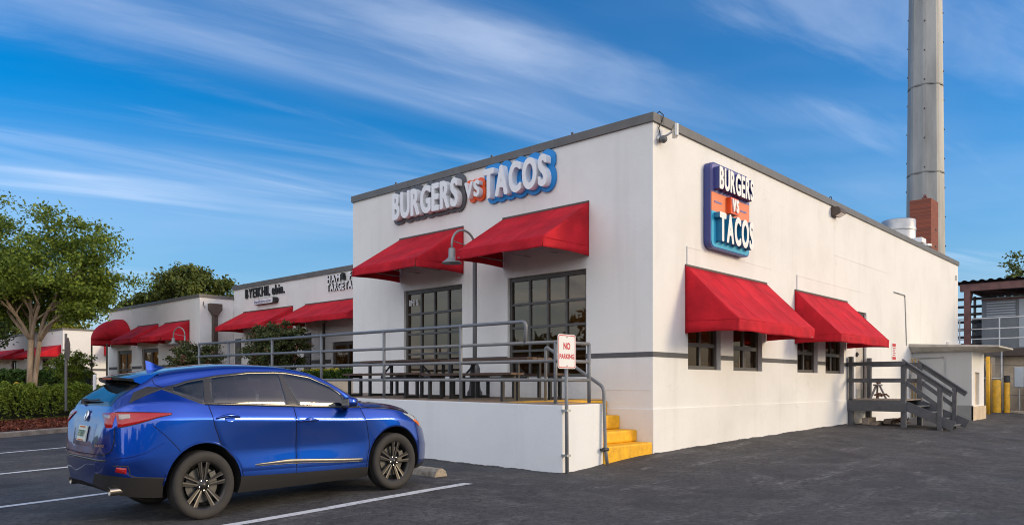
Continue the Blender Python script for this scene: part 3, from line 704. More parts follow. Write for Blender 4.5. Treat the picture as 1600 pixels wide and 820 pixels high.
# ================================================================== no parking sign
NP = thing('no_parking_sign', 'white and red NO PARKING sign on a grey post at the patio corner', 'sign', (-2.70, -.06, 0))
MB().tube([(-2.665, -.06, G(-2.67, -.06) - .05), (-2.69, -.06, 2.20)], .030, 12).build('post', MT['rail'], NP, smooth=True)
sx0, sx1, sz0, sz1 = -2.955, -2.495, 1.70, 2.25
def rrect(x0, x1, z0, z1, r, n=5):
    p = []
    for cx, cz, a in ((x1 - r, z1 - r, 0), (x0 + r, z1 - r, 90), (x0 + r, z0 + r, 180), (x1 - r, z0 + r, 270)):
        p += [(cx + r * math.cos(R(a + 90 * i / n)), cz + r * math.sin(R(a + 90 * i / n))) for i in range(n + 1)]
    return p
pl_ = MB().prism(rrect(sx0, sx1, sz0, sz1, .05), -.105, -.098).build('sign_plate', MT['white'], NP)
def ring2d(name, outer, inner, y, mt, parent):
    n = len(outer); v = [(x, y, z) for x, z in outer] + [(x, y, z) for x, z in inner]
    me = bpy.data.meshes.new(name); me.from_pydata(v, [], [(i, (i + 1) % n, (i + 1) % n + n, i + n) for i in range(n)]); return link(name, me, mt, parent)
ring2d('red_border', rrect(sx0 + .012, sx1 - .012, sz0 + .012, sz1 - .012, .042), rrect(sx0 + .026, sx1 - .026, sz0 + .026, sz1 - .026, .032), -.1065, MT['signred'], pl_)
flat_text('lettering', 'NO', MT['signred'], pl_, (-2.815, -.1065, 2.005), (1, 0, 0), (0, 0, 1), .115, .175, .045)
flat_text('lettering', 'PARKING', MT['signred'], pl_, (-2.915, -.1065, 1.855), (1, 0, 0), (0, 0, 1), .082, .38, .038)
for z in (1.745, 2.205): MB().lathe([(0, -.112), (.009, -.111), (.011, -.105)], (-2.725, 0, z), axis='y', n=10).build('bolt', MT['pipe_dark'], NP)
for z in (.30, 1.026): MB().box(-2.72, -2.62, -.105, .021, z - .018, z + .018).build('clamp', MT['galv'], NP)

# ================================================================== wheel stop
WS = MB(); prof = [(-4.60, 0), (-4.565, .085), (-4.50, .13), (-4.43, .13), (-4.365, .085), (-4.33, 0)]
prof = [(x, z + .03) for x, z in prof]
ws = WS.prism(prof, .97, 2.85, 'y').build('wheel_stop', MT['concrete'], None, bevel=.012)
tag(ws, 'tan concrete wheel stop in front of the blue car', 'wheel stop')
ws.rotation_euler = (0, 0, 0)
# ================================================================== awnings
def awning(label, axis, pos, u0, u1, zt, zf, zb, pj, group, seams=3, mt=None, frame=True, wav=.012):
    """sloped canvas awning on a wall; outside is the negative side of the axis"""
    mt = mt or MT['red']
    T = thing('awning', label, 'awning', PT(axis, pos, (u0 + u1) / 2, 0, zb), group)
    rs = np.random.default_rng(int(abs(u0 * 91 + u1 * 17 + pos * 5)) + 1)
    nu, nv = 36, 10; ph = rs.uniform(0, 6, 6)
    def P(u, d, z): return PT(axis, pos, u, -d, z)
    v, f = [], []
    for i in range(nu + 1):
        u = u0 + (u1 - u0) * i / nu; s = (i / nu * seams) % 1
        for j in range(nv + 1):
            t = j / nv; sag = -.034 * math.sin(math.pi * s) * math.sin(math.pi * t) - .02 * math.sin(math.pi * t) + .006 * math.sin(5 * u + ph[0]) * t + .004 * math.sin(13 * u + 7 * t + ph[5]) * t
            v.append(P(u, .012 + (pj - .012) * t, zt + (zf - zt) * t + sag))
    q = lambda i, j: i * (nv + 1) + j
    f = [(q(i, j), q(i + 1, j), q(i + 1, j + 1), q(i, j + 1)) for i in range(nu) for j in range(nv)]
    def sheet(name, v, f):
        me = bpy.data.meshes.new(name); me.from_pydata(v, [], f); o = link(name, me, mt, T, smooth=True)
        so_ = o.modifiers.new('thick', 'SOLIDIFY'); so_.thickness = .006; so_.offset = 0; return o
    sheet('canopy_top', v, f)
    # valance along the front, slightly rippled
    v = []; nu2 = 60
    for i in range(nu2 + 1):
        u = u0 + (u1 - u0) * i / nu2
        for j in range(6):
            t = j / 5; e_ = min(u - u0, u1 - u) / .5; e_ = 1 + 1.6 * math.exp(-e_ * e_); rip = t * wav * e_ * (math.sin(u * 7 + ph[1]) + .7 * math.sin(u * 17 + ph[2])) * .8
            v.append(P(u, pj + .003 + rip, zf + (zb - zf) * t + t * wav * .8 * math.sin(u * 4 + ph[3])))
    sheet('valance', v, [(i * 6 + j, (i + 1) * 6 + j, (i + 1) * 6 + j + 1, i * 6 + j + 1) for i in range(nu2) for j in range(5)])
    for u, s in ((u0, -1), (u1, 1)):
        v = []; n = 14
        for i in range(n + 1):
            d = .008 + (pj - .008) * i / n; top = zt + (zf - zt) * i / n
            for j in range(9):
                t = j / 8; z = top + (zb + .02 * math.sin(math.pi * i / n) - top) * t
                b = .012 * math.sin(math.pi * i / n) * math.sin(math.pi * t) * math.sin(9 * z + 6 * d + ph[4]) - .02 * math.sin(math.pi * i / n) * t
                v.append(P(u + s * b * .6, d, z))
        sheet('side_panel', v, [(i * 9 + j, (i + 1) * 9 + j, (i + 1) * 9 + j + 1, i * 9 + j + 1) for i in range(n) for j in range(8)])
    # piping seams: front edge and sides
    m = MB(); m.tube([P(u0, pj, zf), P(u1, pj, zf)], .009, 6)
    m.build('hem_piping', mt, T, smooth=True)
    for u in (u0, u1): MB().tube([P(u, .01, zf + .02), P(u, pj, zf)], .007, 6).build('hem_piping', mt, T, smooth=True)
    for k in range(1, seams):
        u = u0 + (u1 - u0) * k / seams; MB().tube([P(u, .02, zt + .003), P(u, pj, zf + .004)], .0025, 6).build('seam', mt, T, smooth=True)
    if frame:
        for k in range(seams + 1):
            u = u0 + .04 + (u1 - u0 - .08) * k / seams
            MB().tube([P(u, .02, zt - .05), P(u, pj - .03, zf - .03), P(u, .02, zf - .03)], .014, 6).build('frame_rib', MT['galv'], T)
        MB().tube([P(u0 + .03, pj - .03, zb + .05), P(u1 - .03, pj - .03, zb + .05)], .014, 6).build('frame_bar', MT['galv'], T)
        m = MB(); abox(m, axis, pos, u0, u1, -.03, -.001, zt - .01, zt + .03); m.build('head_rail', MT['brown'], T)
GA = 'red canvas awnings on the restaurant'
awning('red canvas awning on the front wall, right of the patio lamp post', 'X', 0, 1.485, 3.86, 5.11, 4.21, 4.03, 1.45, GA)
awning('red canvas awning on the front wall, left of the patio lamp post', 'X', 0, 5.123, 7.46, 5.115, 4.215, 4.03, 1.46, GA)
awning('red canvas awning on the sunlit side wall below the square sign', 'Y', 0, 1.19, 4.96, 3.815, 2.695, 2.465, 1.14, GA, 4)
awning('red canvas awning on the sunlit side wall beside the tan door', 'Y', 0, 6.635, 10.386, 3.815, 2.675, 2.475, 1.14, GA, 4)

# ================================================================== front sign
FS = thing('front_sign', 'front wall sign reading BURGERS VS TACOS in raised white letters', 'sign', (0, 4.9, 5.9))
def word(parent, s, u_left, width, zb, H, mt, grow, gap, plane, d0, d1, res, backer=None, mts=None):
    """plane 'X': reads along -Y on the wall x=0, 'Y': reads along +X on the wall y=0"""
    du, dn = ((0, -1, 0), (-1, 0, 0)) if plane == 'X' else ((1, 0, 0), (0, -1, 0))
    org = (0, u_left, zb) if plane == 'X' else (u_left, 0, zb)
    lay = word_layout(s, H, width, grow, gap)
    if backer:
        bm_, off, dep, dz, nm = backer
        solid_shape(nm, np.concatenate([g for _, g in lay]), grow + off, res * 1.5, bm_, parent, (org[0], org[1], org[2] + dz), du, (0, 0, 1), dn, .012, dep)
    for c, g in lay:
        o = solid_shape('letter', g, grow, res, mt, parent, org, du, (0, 0, 1), dn, d0, d1, mts)
        o['label'] = ('letter ' + c + ' of the sign').replace('letter ', 'raised letter ')
word(FS, 'BURGERS', 7.53, 2.42, 5.585, .66, MT['letter'], .026, .036, 'X', .05, .21, .012, (MT['dark_backer'], .105, .055, .02, 'backer'))
word(FS, 'VS', 4.905, .48, 5.70, .37, MT['letter'], .019, .028, 'X', .05, .19, .010, (MT['orange'], .075, .06, .0, 'backer'))
word(FS, 'TACOS', 4.28, 1.86, 5.585, .66, MT['letter'], .028, .034, 'X', .05, .215, .012, (MT['blue'], .11, .057, .02, 'backer'))
# sides
SS = thing('side_sign', 'tall rounded wall sign reading BURGERS VS TACOS in navy, orange and cyan bands', 'sign', (2.8, 0, 4.25))
x0, x1, z0, z1 = 1.93, 3.73, 4.26, 6.04
sp_ = MB().prism(rrect(x0, x1, z0, z1, .16, 8), -.012, -.16).build('cabinet', MT['navy'], SS, auto=40)
def band(name, za, zb_, mt):
    rr2 = rrect(x0 + .035, x1 - .035, z0 + .035, z1 - .035, .13, 8)
    pts = []; n = len(rr2)
    for i in range(n):                                  # clip the rounded outline to the band
        a, b = rr2[i], rr2[(i + 1) % n]
        if za <= a[1] <= zb_: pts.append(a)
        cr = sorted(((h - a[1]) / (b[1] - a[1]), h) for h in (za, zb_) if (a[1] - h) * (b[1] - h) < 0)
        pts += [(a[0] + (b[0] - a[0]) * t, h) for t, h in cr]
    return MB().prism(pts, -.161, -.172).build(name, mt, sp_)
band('band', 5.42, 6.1, MT['navy2']); band('band', 5.03, 5.418, MT['orange2']); band('band', 4.2, 5.028, MT['cyan'])
for a, b in ((2.08, 2.40), (3.25, 3.55)): box('dash', MT['navy2'], sp_, a, b, -.178, -.173, 5.21, 5.245)
word(SS, 'BURGERS', 2.05, 1.60, 5.47, .46, MT['letter_side'], .019, .020, 'Y', .172, .31, .011, None, [MT['letter_side'], MT['navy']])
word(SS, 'TACOS', 2.06, 1.58, 4.40, .60, MT['letter_side'], .026, .024, 'Y', .172, .31, .012, None, [MT['letter_side'], MT['cyan_dark']])
box('tag_block', MT['orange'], sp_, 2.62, 2.98, -.27, -.173, 5.06, 5.40)
word(SS, 'VS', 2.655, .30, 5.10, .27, MT['letter_side'], .017, .012, 'Y', .271, .30, .008)

# ================================================================== lights and small sign on the side wall
FL = thing('floodlight', 'grey floodlight with sensor and looping cable at the top wall corner', 'floodlight', (.25, -.05, 6.15))
MB().lathe([(0, -.05), (.07, -.05), (.085, -.02), (.085, 0)], (.20, 0, 6.10), axis='y', n=16).build('mount', MT['galv'], FL, smooth=True)
MB().lathe([(0, -.16), (.05, -.15), (.075, -.10), (.06, -.05)], (.19, -.02, 6.07), axis='y', n=14).build('sensor', MT['pole'], FL, smooth=True)
MB().tube([(.20, -.05, 6.12), (.26, -.16, 6.16), (.32, -.22, 6.22)], .02, 8).build('knuckle', MT['galv'], FL)
MB().bar((.36, -.26, 6.12), (.36, -.26, 6.36), .20, .06, (1, -1, 0)).build('lamp_head', MT['galv'], FL, bevel=.01)
MB().bar((.39, -.29, 6.13), (.39, -.29, 6.35), .17, .02, (1, -1, 0)).build('lens', MT['white'], FL)
MB().tube([(.22, -.03, 6.16), (.16, -.03, 6.30), (.24, -.05, 6.42), (.25, -.08, 6.55), (.20, -.02, 6.62), (.18, .06, 6.56)], .012, 6).build('cable', MT['pipe_dark'], FL)
WP = thing('wall_pack_light', 'brown wedge wall pack light high on the sunlit side wall', 'wall light', (9.35, 0, 6.24))
MB().prism([(0, 6.13), (-.10, 6.10), (-.26, 6.17), (-.27, 6.25), (-.20, 6.34), (0, 6.35)], 9.13, 9.55, 'x').build('housing', MT['brown'], WP, bevel=.01)
MB().prism([(-.12, 6.095), (-.255, 6.155), (-.262, 6.165), (-.13, 6.105)], 9.17, 9.51, 'x').build('lens', MT['letter_side'], WP)
MB().tube([(9.2, -.02, 6.35), (9.1, -.03, 6.48), (9.05, -.05, 6.60), (9.15, .02, 6.64), (9.2, .1, 6.56)], .011, 6).build('cable', MT['pipe_dark'], WP)
NS = thing('notice_sign', 'small white and red notice sign on the side wall right of the awning', 'sign', (14.85, 0, 2.24))
npz = box('sign_plate', MT['white'], NS, 14.62, 15.06, -.012, -.002, 2.24, 2.83)
m = MB(); m.box(14.65, 15.03, -.0145, -.0125, 2.70, 2.80).box(14.65, 15.03, -.0145, -.0125, 2.27, 2.36).build('red_band', MT['signred'], npz)
for k in range(5): box('print_line', MT['signred'], npz, 14.70 + .03 * (k % 2), 15.0 - .04 * (k % 3), -.0145, -.0125, 2.64 - k * .058, 2.665 - k * .058)

# ================================================================== roof equipment, stacks
RT = thing('roof_vent_drum', 'silver sheet metal drum standing on the restaurant roof', 'roof vent', (20.4, 1.75, 6.2))
MB().lathe([(.62, 0), (.62, 1.78), (.60, 1.80), (.57, 1.76), (.57, .2)], (20.4, 1.40, 6.15), n=40).build('drum', MT['galv'], RT, smooth=True)
MB().lathe([(.635, .62), (.64, .66), (.635, .70)], (20.4, 1.40, 6.9), n=40).build('band', MT['galv'], RT, smooth=True)
RV = thing('rooftop_ventilator', 'small square metal vent cap on the roof before the brick chimney', 'roof vent', (20.2, .75, 6.2))
MB().lathe([(.30, 0), (.30, .55), (.40, .62), (.40, .70), (0, .74)], (20.2, .55, 6.15), n=20).build('curb', MT['galv'], RV)
MB().box(19.9, 20.5, .42, .98, 6.92, 7.12).build('cap', MT['white'], RV, bevel=.02)
# brick chimney and steel stack behind the building
def brickmat():
    m = mat('red_brick', (.30, .085, .045), .9); t = m.node_tree; b = t.nodes['Principled BSDF']
    co = t.nodes.new('ShaderNodeTexCoord'); mp = t.nodes.new('ShaderNodeMapping'); mp.inputs['Rotation'].default_value = (R(90), 0, 0); t.links.new(co.outputs['Object'], mp.inputs[0])
    br = t.nodes.new('ShaderNodeTexBrick'); br.inputs['Scale'].default_value = 3.2; br.inputs['Color1'].default_value = (.30, .075, .04, 1); br.inputs['Color2'].default_value = (.18, .055, .035, 1); br.inputs['Mortar'].default_value = (.24, .13, .10, 1); br.inputs['Mortar Size'].default_value = .015
    t.links.new(mp.outputs[0], br.inputs['Vector']); n = t.nodes.new('ShaderNodeTexNoise'); n.inputs['Scale'].default_value = 2.2; t.links.new(co.outputs['Object'], n.inputs['Vector'])
    mx = t.nodes.new('ShaderNodeMix'); mx.data_type = 'RGBA'; mx.blend_type = 'MULTIPLY'; mx.inputs[0].default_value = .6; t.links.new(br.outputs[0], mx.inputs[6]); t.links.new(n.outputs['Color'], mx.inputs[7]); t.links.new(br.outputs[0], b.inputs['Base Color'])
    return m
MT['brick'] = brickmat()
BC = thing('brick_chimney', 'square red brick chimney in front of the tall steel stack', 'chimney', (38.8, 4.6, 0))
MB().box(37.0, 38.6, 4.25, 5.4, 0, 12.35).build('shaft', MT['brick'], BC)
MB().box(37.2, 38.2, 4.5, 4.8, 12.35, 12.5).box(37.15, 37.3, 4.55, 4.7, 12.5, 12.62).build('cap', MT['rust_beam'], BC)
for z in (9.6, 10.6): MB().box(37.9, 38.2, 4.22, 4.249, z, z + .07).build('iron_tie', MT['pipe_dark'], BC); MB().box(38.601, 38.63, 4.3, 4.55, z, z + .07).build('iron_tie', MT['pipe_dark'], BC)
def stack(cx, cy, r0, r1, H):
    T = thing('steel_stack', 'tall ribbed grey steel exhaust stack rising behind the restaurant', 'chimney', (cx, cy, 0))
    n = 16; rings = [(0, r0), (9, r0 * .985), (12.2, None), (18.4, None), (23.0, None), (H, r1)]
    rad = lambda z: r0 + (r1 - r0) * z / H
    zz_ = [0, 15.2, 20.9, H]
    for a, b in zip(zz_, zz_[1:]):
        v = []; 
        for z in (a, b):
            for k in range(n * 2):
                th = 2 * math.pi * (k + .5) / (2 * n); rr_ = rad(z) * (1.0 if k % 4 < 2 else .955); v.append((cx + rr_ * math.cos(th), cy + rr_ * math.sin(th), z))
        k2 = 2 * n; MB().add(v, [(k, (k + 1) % k2, k2 + (k + 1) % k2, k2 + k) for k in range(k2)]).build('stack_section', MT['stack'], T)
    for z in zz_[1:-1]: MB().lathe([(rad(z) * .95, -.05), (rad(z) * 1.012, -.045), (rad(z) * 1.012, .045), (rad(z) * .95, .05)], (cx, cy, z), n=32).build('ring_joint', MT['stack_joint'], T)
    b = MB()
    for k in range(0, n * 2, 8):
        for z in np.arange(6 + (k % 16) * .08, H - .2, 1.9):
            th = 2 * math.pi * (k + 1.0) / (2 * n); r_ = rad(z) + .01; b.box(cx + r_ * math.cos(th) - .035, cx + r_ * math.cos(th) + .035, cy + r_ * math.sin(th) - .035, cy + r_ * math.sin(th) + .035, z - .04, z + .04)
    o = b.build('bolt_heads', MT['pipe_dark'], T); o['kind'] = 'stuff'
MT['stack'] = mat('stack_steel', (.31, .31, .30), .55, .25, .3, .8, aniso=(1, 1, .2)); MT['stack_joint'] = mat('stack_joint', (.16, .16, .155), .6)
stack(43, 6.04, 1.24, .93, 32)

# ================================================================== wooden stair landing
DK = thing('timber_landing', 'dark grey painted timber landing with stair and railing by the side door', 'stairs', (11.3, -1, .3))
dx0, dx1, dy = 10.46, 12.05, -1.50; zt = 1.00
def post(name, x, y, z1, s=.12): z0 = G(x, y) - .05; return box(name, MT['deck'], DK, x - s / 2, x + s / 2, y - s / 2, y + s / 2, z0, z1, bevel=.006)
post('post', dx0, -.10, 2.245); post('post', dx1, -.10, 2.245); post('post', dx0, dy, 2.09, .13); post('post', dx1, dy, 2.09, .13)
for x in (dx0, dx1):
    s_ = -1 if x == dx0 else 1
    MB().box(x + s_ * .066, x + s_ * .105, dy - .06, -.03, .69, .995).build('side_beam', MT['deck'], DK, bevel=.004)
    for z in (2.03, 1.56): MB().box(x + s_ * .067, x + s_ * .104, dy - .06, -.03, z - .055, z + .055).build('rail', MT['deck'], DK, bevel=.004)
for i in range(10):
    y = -.05 - i * .15; box('deck_board', MT['deck_board'], DK, dx0 - .06, dx1 + .06, y - .14, y, .996, 1.03, bevel=.003)
# flight
fy = -2.72; n = 4; gz = .19
for x in (dx0, dx1):
    a, b = (x, dy - .04, .86), (x, fy + .0, gz + .14)
    MB().bar(a, b, .045, .25).build('stringer', MT['deck'], DK)
    box('newel', MT['deck'], DK, x - .06, x + .06, -2.45, -2.34, gz - .06, 1.36, bevel=.006)
    MB().bar((x + .0, dy + .03, 2.06), (x, -2.68, 1.16), .045, .13).build('hand_rail', MT['deck'], DK)
    MB().bar((x, dy + .03, 2.135), (x, -2.70, 1.235), .15, .03).build('rail_cap', MT['deck'], DK)
    MB().bar((x, dy - .02, 1.52), (x, -2.42, .80), .04, .11).build('lower_rail', MT['deck'], DK)
for i in range(n):
    t = (i + .5) / n; z = .86 - .17 * i - .03; y = dy - .12 - .27 * i
    box('tread', MT['deck'], DK, dx0 + .03, dx1 - .03, y - .15, y + .13, z - .02, z + .02, bevel=.004)
# things on and under the landing
def clutter_log(name, label, cat, c, ang, n, mt, sz, seed):
    rg = random.Random(seed); m = MB()
    for i in range(n):
        a = ang + rg.uniform(-.7, .7); l = sz * rg.uniform(.5, 1); p = Vector(c) + Vector((rg.uniform(-.5, .5) * sz, rg.uniform(-.3, .3) * sz, rg.uniform(0, .18) * sz + .03)); d = Vector((math.cos(a), math.sin(a), rg.uniform(-.15, .3))) * l / 2
        q = Vector((rg.uniform(-.1, .1), rg.uniform(-.1, .1), rg.uniform(-.05, .15))) * sz
        m.tube([p - d, p + q, p + d], [.02 * sz + .012, .03 * sz + .012, .015 * sz + .01], 6)
    return tag(m.build(name, mt, None, smooth=True), label, cat)
MT['drift'] = mat('dry_wood', (.20, .11, .075), .85, var=.4, vscale=8)
clutter_log('driftwood', 'reddish brown gnarled wood piece lying on the timber landing', 'wood', (10.9, -.75, 1.03), .9, 7, MT['drift'], .42, 3)
MT['stool_wood'] = mat('weathered_stool', (.30, .27, .25), .7, var=.2)
SL = thing('garden_stool', 'weathered splayed leg stand with a twist of driftwood on top', 'stand', (11.7, -.45, 1.03))
for a in range(3):
    th = 2.1 * a + .4; MB().bar((11.7 + .24 * math.cos(th), -.45 + .24 * math.sin(th), 1.03), (11.7 + .06 * math.cos(th), -.45 + .06 * math.sin(th), 1.40), .05, .045).build('leg', MT['stool_wood'], SL)
MB().lathe([(0, 0), (.12, .0), (.13, .02), (.13, .05), (0, .06)], (11.7, -.45, 1.40), n=14).build('top', MT['stool_wood'], SL)
m = MB(); m.tube([(11.55, -.5, 1.48), (11.65, -.42, 1.54), (11.78, -.48, 1.50), (11.9, -.4, 1.57)], [.03, .05, .04, .015], 7).tube([(11.7, -.46, 1.5), (11.72, -.5, 1.60), (11.85, -.52, 1.61)], [.035, .03, .012], 7); m.build('driftwood_twist', MT['drift'], SL, smooth=True)
for i, (x, y, l, w, z) in enumerate(((11.2, -.6, 1.1, .25, .30), (11.5, -.9, .9, .2, .33), (10.9, -.45, .7, .18, .32))):
    tag(box('timber_offcut', MT['deck_board'], None, x - l / 2, x + l / 2, y - w / 2, y + w / 2, z - .02, z + .07 + .05 * i, bevel=.01), ('long', 'middle', 'short')[i] + ' timber offcut lying on the ground under the landing', 'timber', 'timber offcuts under the landing')
clutter_log('brush_pile', 'small brown pile of sticks under the timber landing', 'sticks', (11.35, -1.15, .33), .1, 14, MT['drift'], .5, 9)
MB_ = MB().lathe([(0, 0), (.13, 0), (.16, .26), (.145, .26), (.12, .03)], (11.0, -2.1, G(11, -2.1)), n=16)
# ================================================================== shed and utilities on the right
SH = thing('utility_shed', 'small grey and cream block utility shed with overhanging slab roof', 'shed', (17.9, -.9, .2))
a0, a1, b0 = 16.94, 18.83, -1.84
wall_panel('wall', 'X', a0, b0, -.002, .0, 2.56, [], .1, MT['shed'], SH)
wall_panel('wall', 'Y', b0, a0, a1, .0, 2.56, [(17.42, 18.10, .74, 1.86)], .10, MT['stucco'], SH)
wall_panel('wall', 'X', a1, b0, -.002, .0, 2.56, [], .1, MT['shed'], SH)
box('plinth', MT['plinth_grey'], SH, a0 - .05, a0 - .001, b0 - .05, b0 + .62, .1, .74); box('plinth', MT['tan_block'], SH, a0 - .05, a1 + .05, b0 - .06, b0 - .001, .1, .70)
box('shutter', MT['tan_block'], SH, 17.42, 18.10, b0 + .08, b0 + .10, .74, 1.86); box('latch', MT['pipe_dark'], SH, 17.45, 17.55, b0 + .04, b0 + .079, 1.2, 1.3)
m = MB(); m.add([(a0 - .35, -2.68, 2.66), (a1 + .25, -2.68, 2.64), (a1 + .25, -.001, 2.74), (a0 - .35, -.001, 2.74), (a0 - .35, -2.68, 2.72), (a1 + .25, -2.68, 2.70), (a1 + .25, -.001, 2.86), (a0 - .35, -.001, 2.86)], [(0, 3, 2, 1), (4, 5, 6, 7), (0, 1, 5, 4), (1, 2, 6, 5), (2, 3, 7, 6), (3, 0, 4, 7)])
m.build('roof_slab', MT['shed_roof'], SH, bevel=.01)
m = MB(); m.add([(a0 - .12, b0 - .1, 2.56), (a1 + .1, b0 - .1, 2.56), (a1 + .1, -.002, 2.56), (a0 - .12, -.002, 2.56), (a0 - .32, -2.62, 2.657), (a1 + .22, -2.62, 2.64), (a1 + .22, -.002, 2.735), (a0 - .32, -.002, 2.735)], [(0, 3, 2, 1), (0, 1, 5, 4), (1, 2, 6, 5), (3, 0, 4, 7)]); m.build('eaves', MT['shed_roof'], SH)
box('door', MT['shed'], SH, a0 - .02, a0 - .001, -1.02, -.25, .25, 2.28); MB().tube([(a0 - .04, -.2, 2.36), (a0 - .04, -1.0, 2.38), (a0 - .04, -1.04, 2.3), (a0 - .04, -1.04, .8)], .014, 6).build('conduit', MT['galv'], SH)
UT = thing('gas_meter', 'brass toned gas meter pipes between the side wall and shed', 'gas meter', (16.6, -.25, .9))
for y, z in ((-.10, 2.35), (-.2, 2.35), (-.31, 2.3)): MB().tube([(16.6, y, .3), (16.6, y, z)], .03, 8).build('pipe', MT['tan_pipe'] if 'tan_pipe' in MT else MT.setdefault('tan_pipe', mat('ochre_pipe', (.38, .24, .08), .5, .2, var=.2)), UT, smooth=True)
for z in (2.18, 1.95): MB().lathe([(0, -.07), (.05, -.06), (.07, 0), (.05, .06), (0, .07)], (16.6, -.38, z), axis='x', n=12).build('valve', MT['galv'], UT, smooth=True)
MB().box(16.5, 16.72, -.5, -.08, 1.55, 1.85).build('meter_body', MT['galv'], UT, bevel=.03)

def bollard(x, y, h, r, label, cap=False):
    T = thing('bollard', label, 'bollard', (x, y, .2), 'yellow bollards by the loading area'); g = .2
    MB().lathe([(r, 0), (r, h - .04), (r * .8, h), (0, h + .02)], (x, y, g), n=16).build('pipe', MT['bollard'], T, smooth=True)
    if cap: MB().lathe([(r * 1.02, 0), (r * 1.02, .28), (0, .30)], (x, y, g + h - .02), n=16).build('cap', MT['pipe_dark'], T)
bollard(25.2, -1.48, 1.35, .11, 'yellow bollard with black cap, rightmost by the loading area', True)
bollard(24.9, -1.16, 1.42, .16, 'thick yellow bollard beside the chain link gate')
bollard(23.9, -.62, 1.15, .10, 'thin pale yellow bollard nearest the utility shed')
MT.setdefault('tan_pipe', mat('ochre_pipe', (.38, .24, .08), .5, .2, var=.2))
def pipe_run(name, label, cat, pts, r, mt): return tag(MB().tube(pts, r, 8).build(name, mt, None, smooth=True), label, cat)
pipe_run('gas_riser', 'yellow vertical gas pipe at the corner behind the shed', 'pipe', [(22.6, -1.27, .2), (22.6, -1.27, 2.55)], .07, MT['bollard'])
pipe_run('gas_riser', 'thin ochre gas pipe with a bend beside the yellow riser', 'pipe', [(23.2, -1.24, .2), (23.2, -1.24, 2.3), (23.2, -1.05, 2.45), (23.2, -.2, 2.45)], .045, MT['tan_pipe'])
PB = thing('board_screen', 'tan board screen standing behind the chain link gate', 'screen', (25.6, -.9, .2))
for i in range(6): box('board', MT['tan_block'], PB, 25.5, 25.54, -.98 + i * .16, -.835 + i * .16, .25, 2.6 - .05 * (i % 3))
MB().tube([(25.3, -.55, .25), (25.25, -.6, 1.2), (25.35, -.66, 1.9), (25.3, -.6, 2.5)], .03, 7).build('hose', MT['pipe_dark'], PB, smooth=True)
EC = thing('equipment_cabinet', 'grey electrical cabinet hung beside the chain link gate', 'cabinet', (26.2, -1.5, 1.4))
MB().box(26.2, 26.5, -1.95, -1.55, 1.3, 2.2).build('casing', MT['galv'], EC, bevel=.02); MB().box(26.19, 26.199, -1.91, -1.59, 1.34, 2.16).build('door', MT['panel_light'], EC); MB().tube([(26.3, -1.75, .2), (26.3, -1.75, 1.3)], .03, 8).build('conduit', MT['galv'], EC)
# chain link gate
CG = thing('chain_link_gate', 'galvanised chain link gate panel with pipe frame behind the bollards', 'gate', (24.4, -.8, .2))
gx = 25.0; gy0, gy1, g0, g1 = .0, -1.32, .3, 2.95
for a, b in (((gx, gy0, g0), (gx, gy0, g1)), ((gx, gy1, g0), (gx, gy1, g1)), ((gx, gy0, g1), (gx, gy1, g1)), ((gx, gy0, g0), (gx, gy1, g0)), ((gx, gy0, 1.7), (gx, gy1, 1.7)), ((gx, -.55, g0), (gx, -.55, g1))):
    MB().tube([a, b], .035, 8).build('frame_pipe', MT['galv'], CG, smooth=True)
m = MB(); s = .085; nW = int((gy0 - gy1) / s); nH = int((g1 - g0) / s)
for k in range(-nH, nW):
    for sg in (1, -1):
        y_a = k * s; pts = []
        for zz2 in (0, g1 - g0):
            pts.append([y_a + zz2, zz2])
        (ya, za), (yb, zb2) = pts
        if ya < 0: za += -ya; ya = 0
        w_ = gy0 - gy1
        if yb > w_: zb2 -= yb - w_; yb = w_
        if zb2 - za < .05: continue
        f_ = (lambda y: gy1 + y) if sg == 1 else (lambda y: gy0 - y)
        m.tube([(gx + .01 * sg, f_(ya), g0 + za), (gx + .01 * sg, f_(yb), g0 + zb2)], .0035, 3, cap=False)
ms = m.build('wire_mesh', MT['galv'], CG); ms['kind'] = 'stuff'
# steel canopy beyond the building
CN = thing('steel_canopy', 'maroon steel frame canopy with dark corrugated roof behind the building', 'canopy', (30, -2, 0))
cx = 27.0; zc_ = 6.07
MB().box(cx - .13, cx + .13, -9, .62, zc_ - .42, zc_ - .10).build('beam', MT['rust_beam'], CN)
MB().box(cx - .12, cx + .12, .22, .46, 0, zc_ - .42).build('post', MT['rust_beam'], CN)
MB().box(cx + 6, cx + 6.24, .22, .46, 0, zc_ - .42).build('post', MT['rust_beam'], CN); MB().box(cx - .12, cx + .12, -9, -8.76, 0, zc_ - .42).build('post', MT['rust_beam'], CN)
for y in (.34, -2.4, -5.2, -8): MB().box(cx + .131, cx + 8, y - .08, y + .08, zc_ - .38, zc_ - .14).build('rafter', MT['rust_beam'], CN)
for x in (cx + 2.4, cx + 4.8, cx + 7.4): MB().box(x - .06, x + .06, -9, .6, zc_ - .135, zc_ - .03).build('purlin', MT['rust_beam'], CN)
MB().bar((cx, .34, 4.4), (cx + .9, .34, 5.7), .09, .09).build('knee_brace', MT['rust_beam'], CN); MB().bar((cx, -.1, 5.66), (cx + 4, -2.3, 5.68), .07, .07).build('cross_brace', MT['rust_beam'], CN)
v = []; nn = 120
for i in range(nn + 1):
    y = .95 - 10.2 * i / nn; z = zc_ + .03 * (1 if (i // 2) % 2 else -1)
    v += [(cx - .35, y, z + .02), (cx + 9, y, z + .12)]
me = bpy.data.meshes.new('corrugated_roof'); me.from_pydata(v, [], [(2 * i, 2 * i + 1, 2 * i + 3, 2 * i + 2) for i in range(nn)]); link('corrugated_roof', me, MT['dark_roof'], CN)
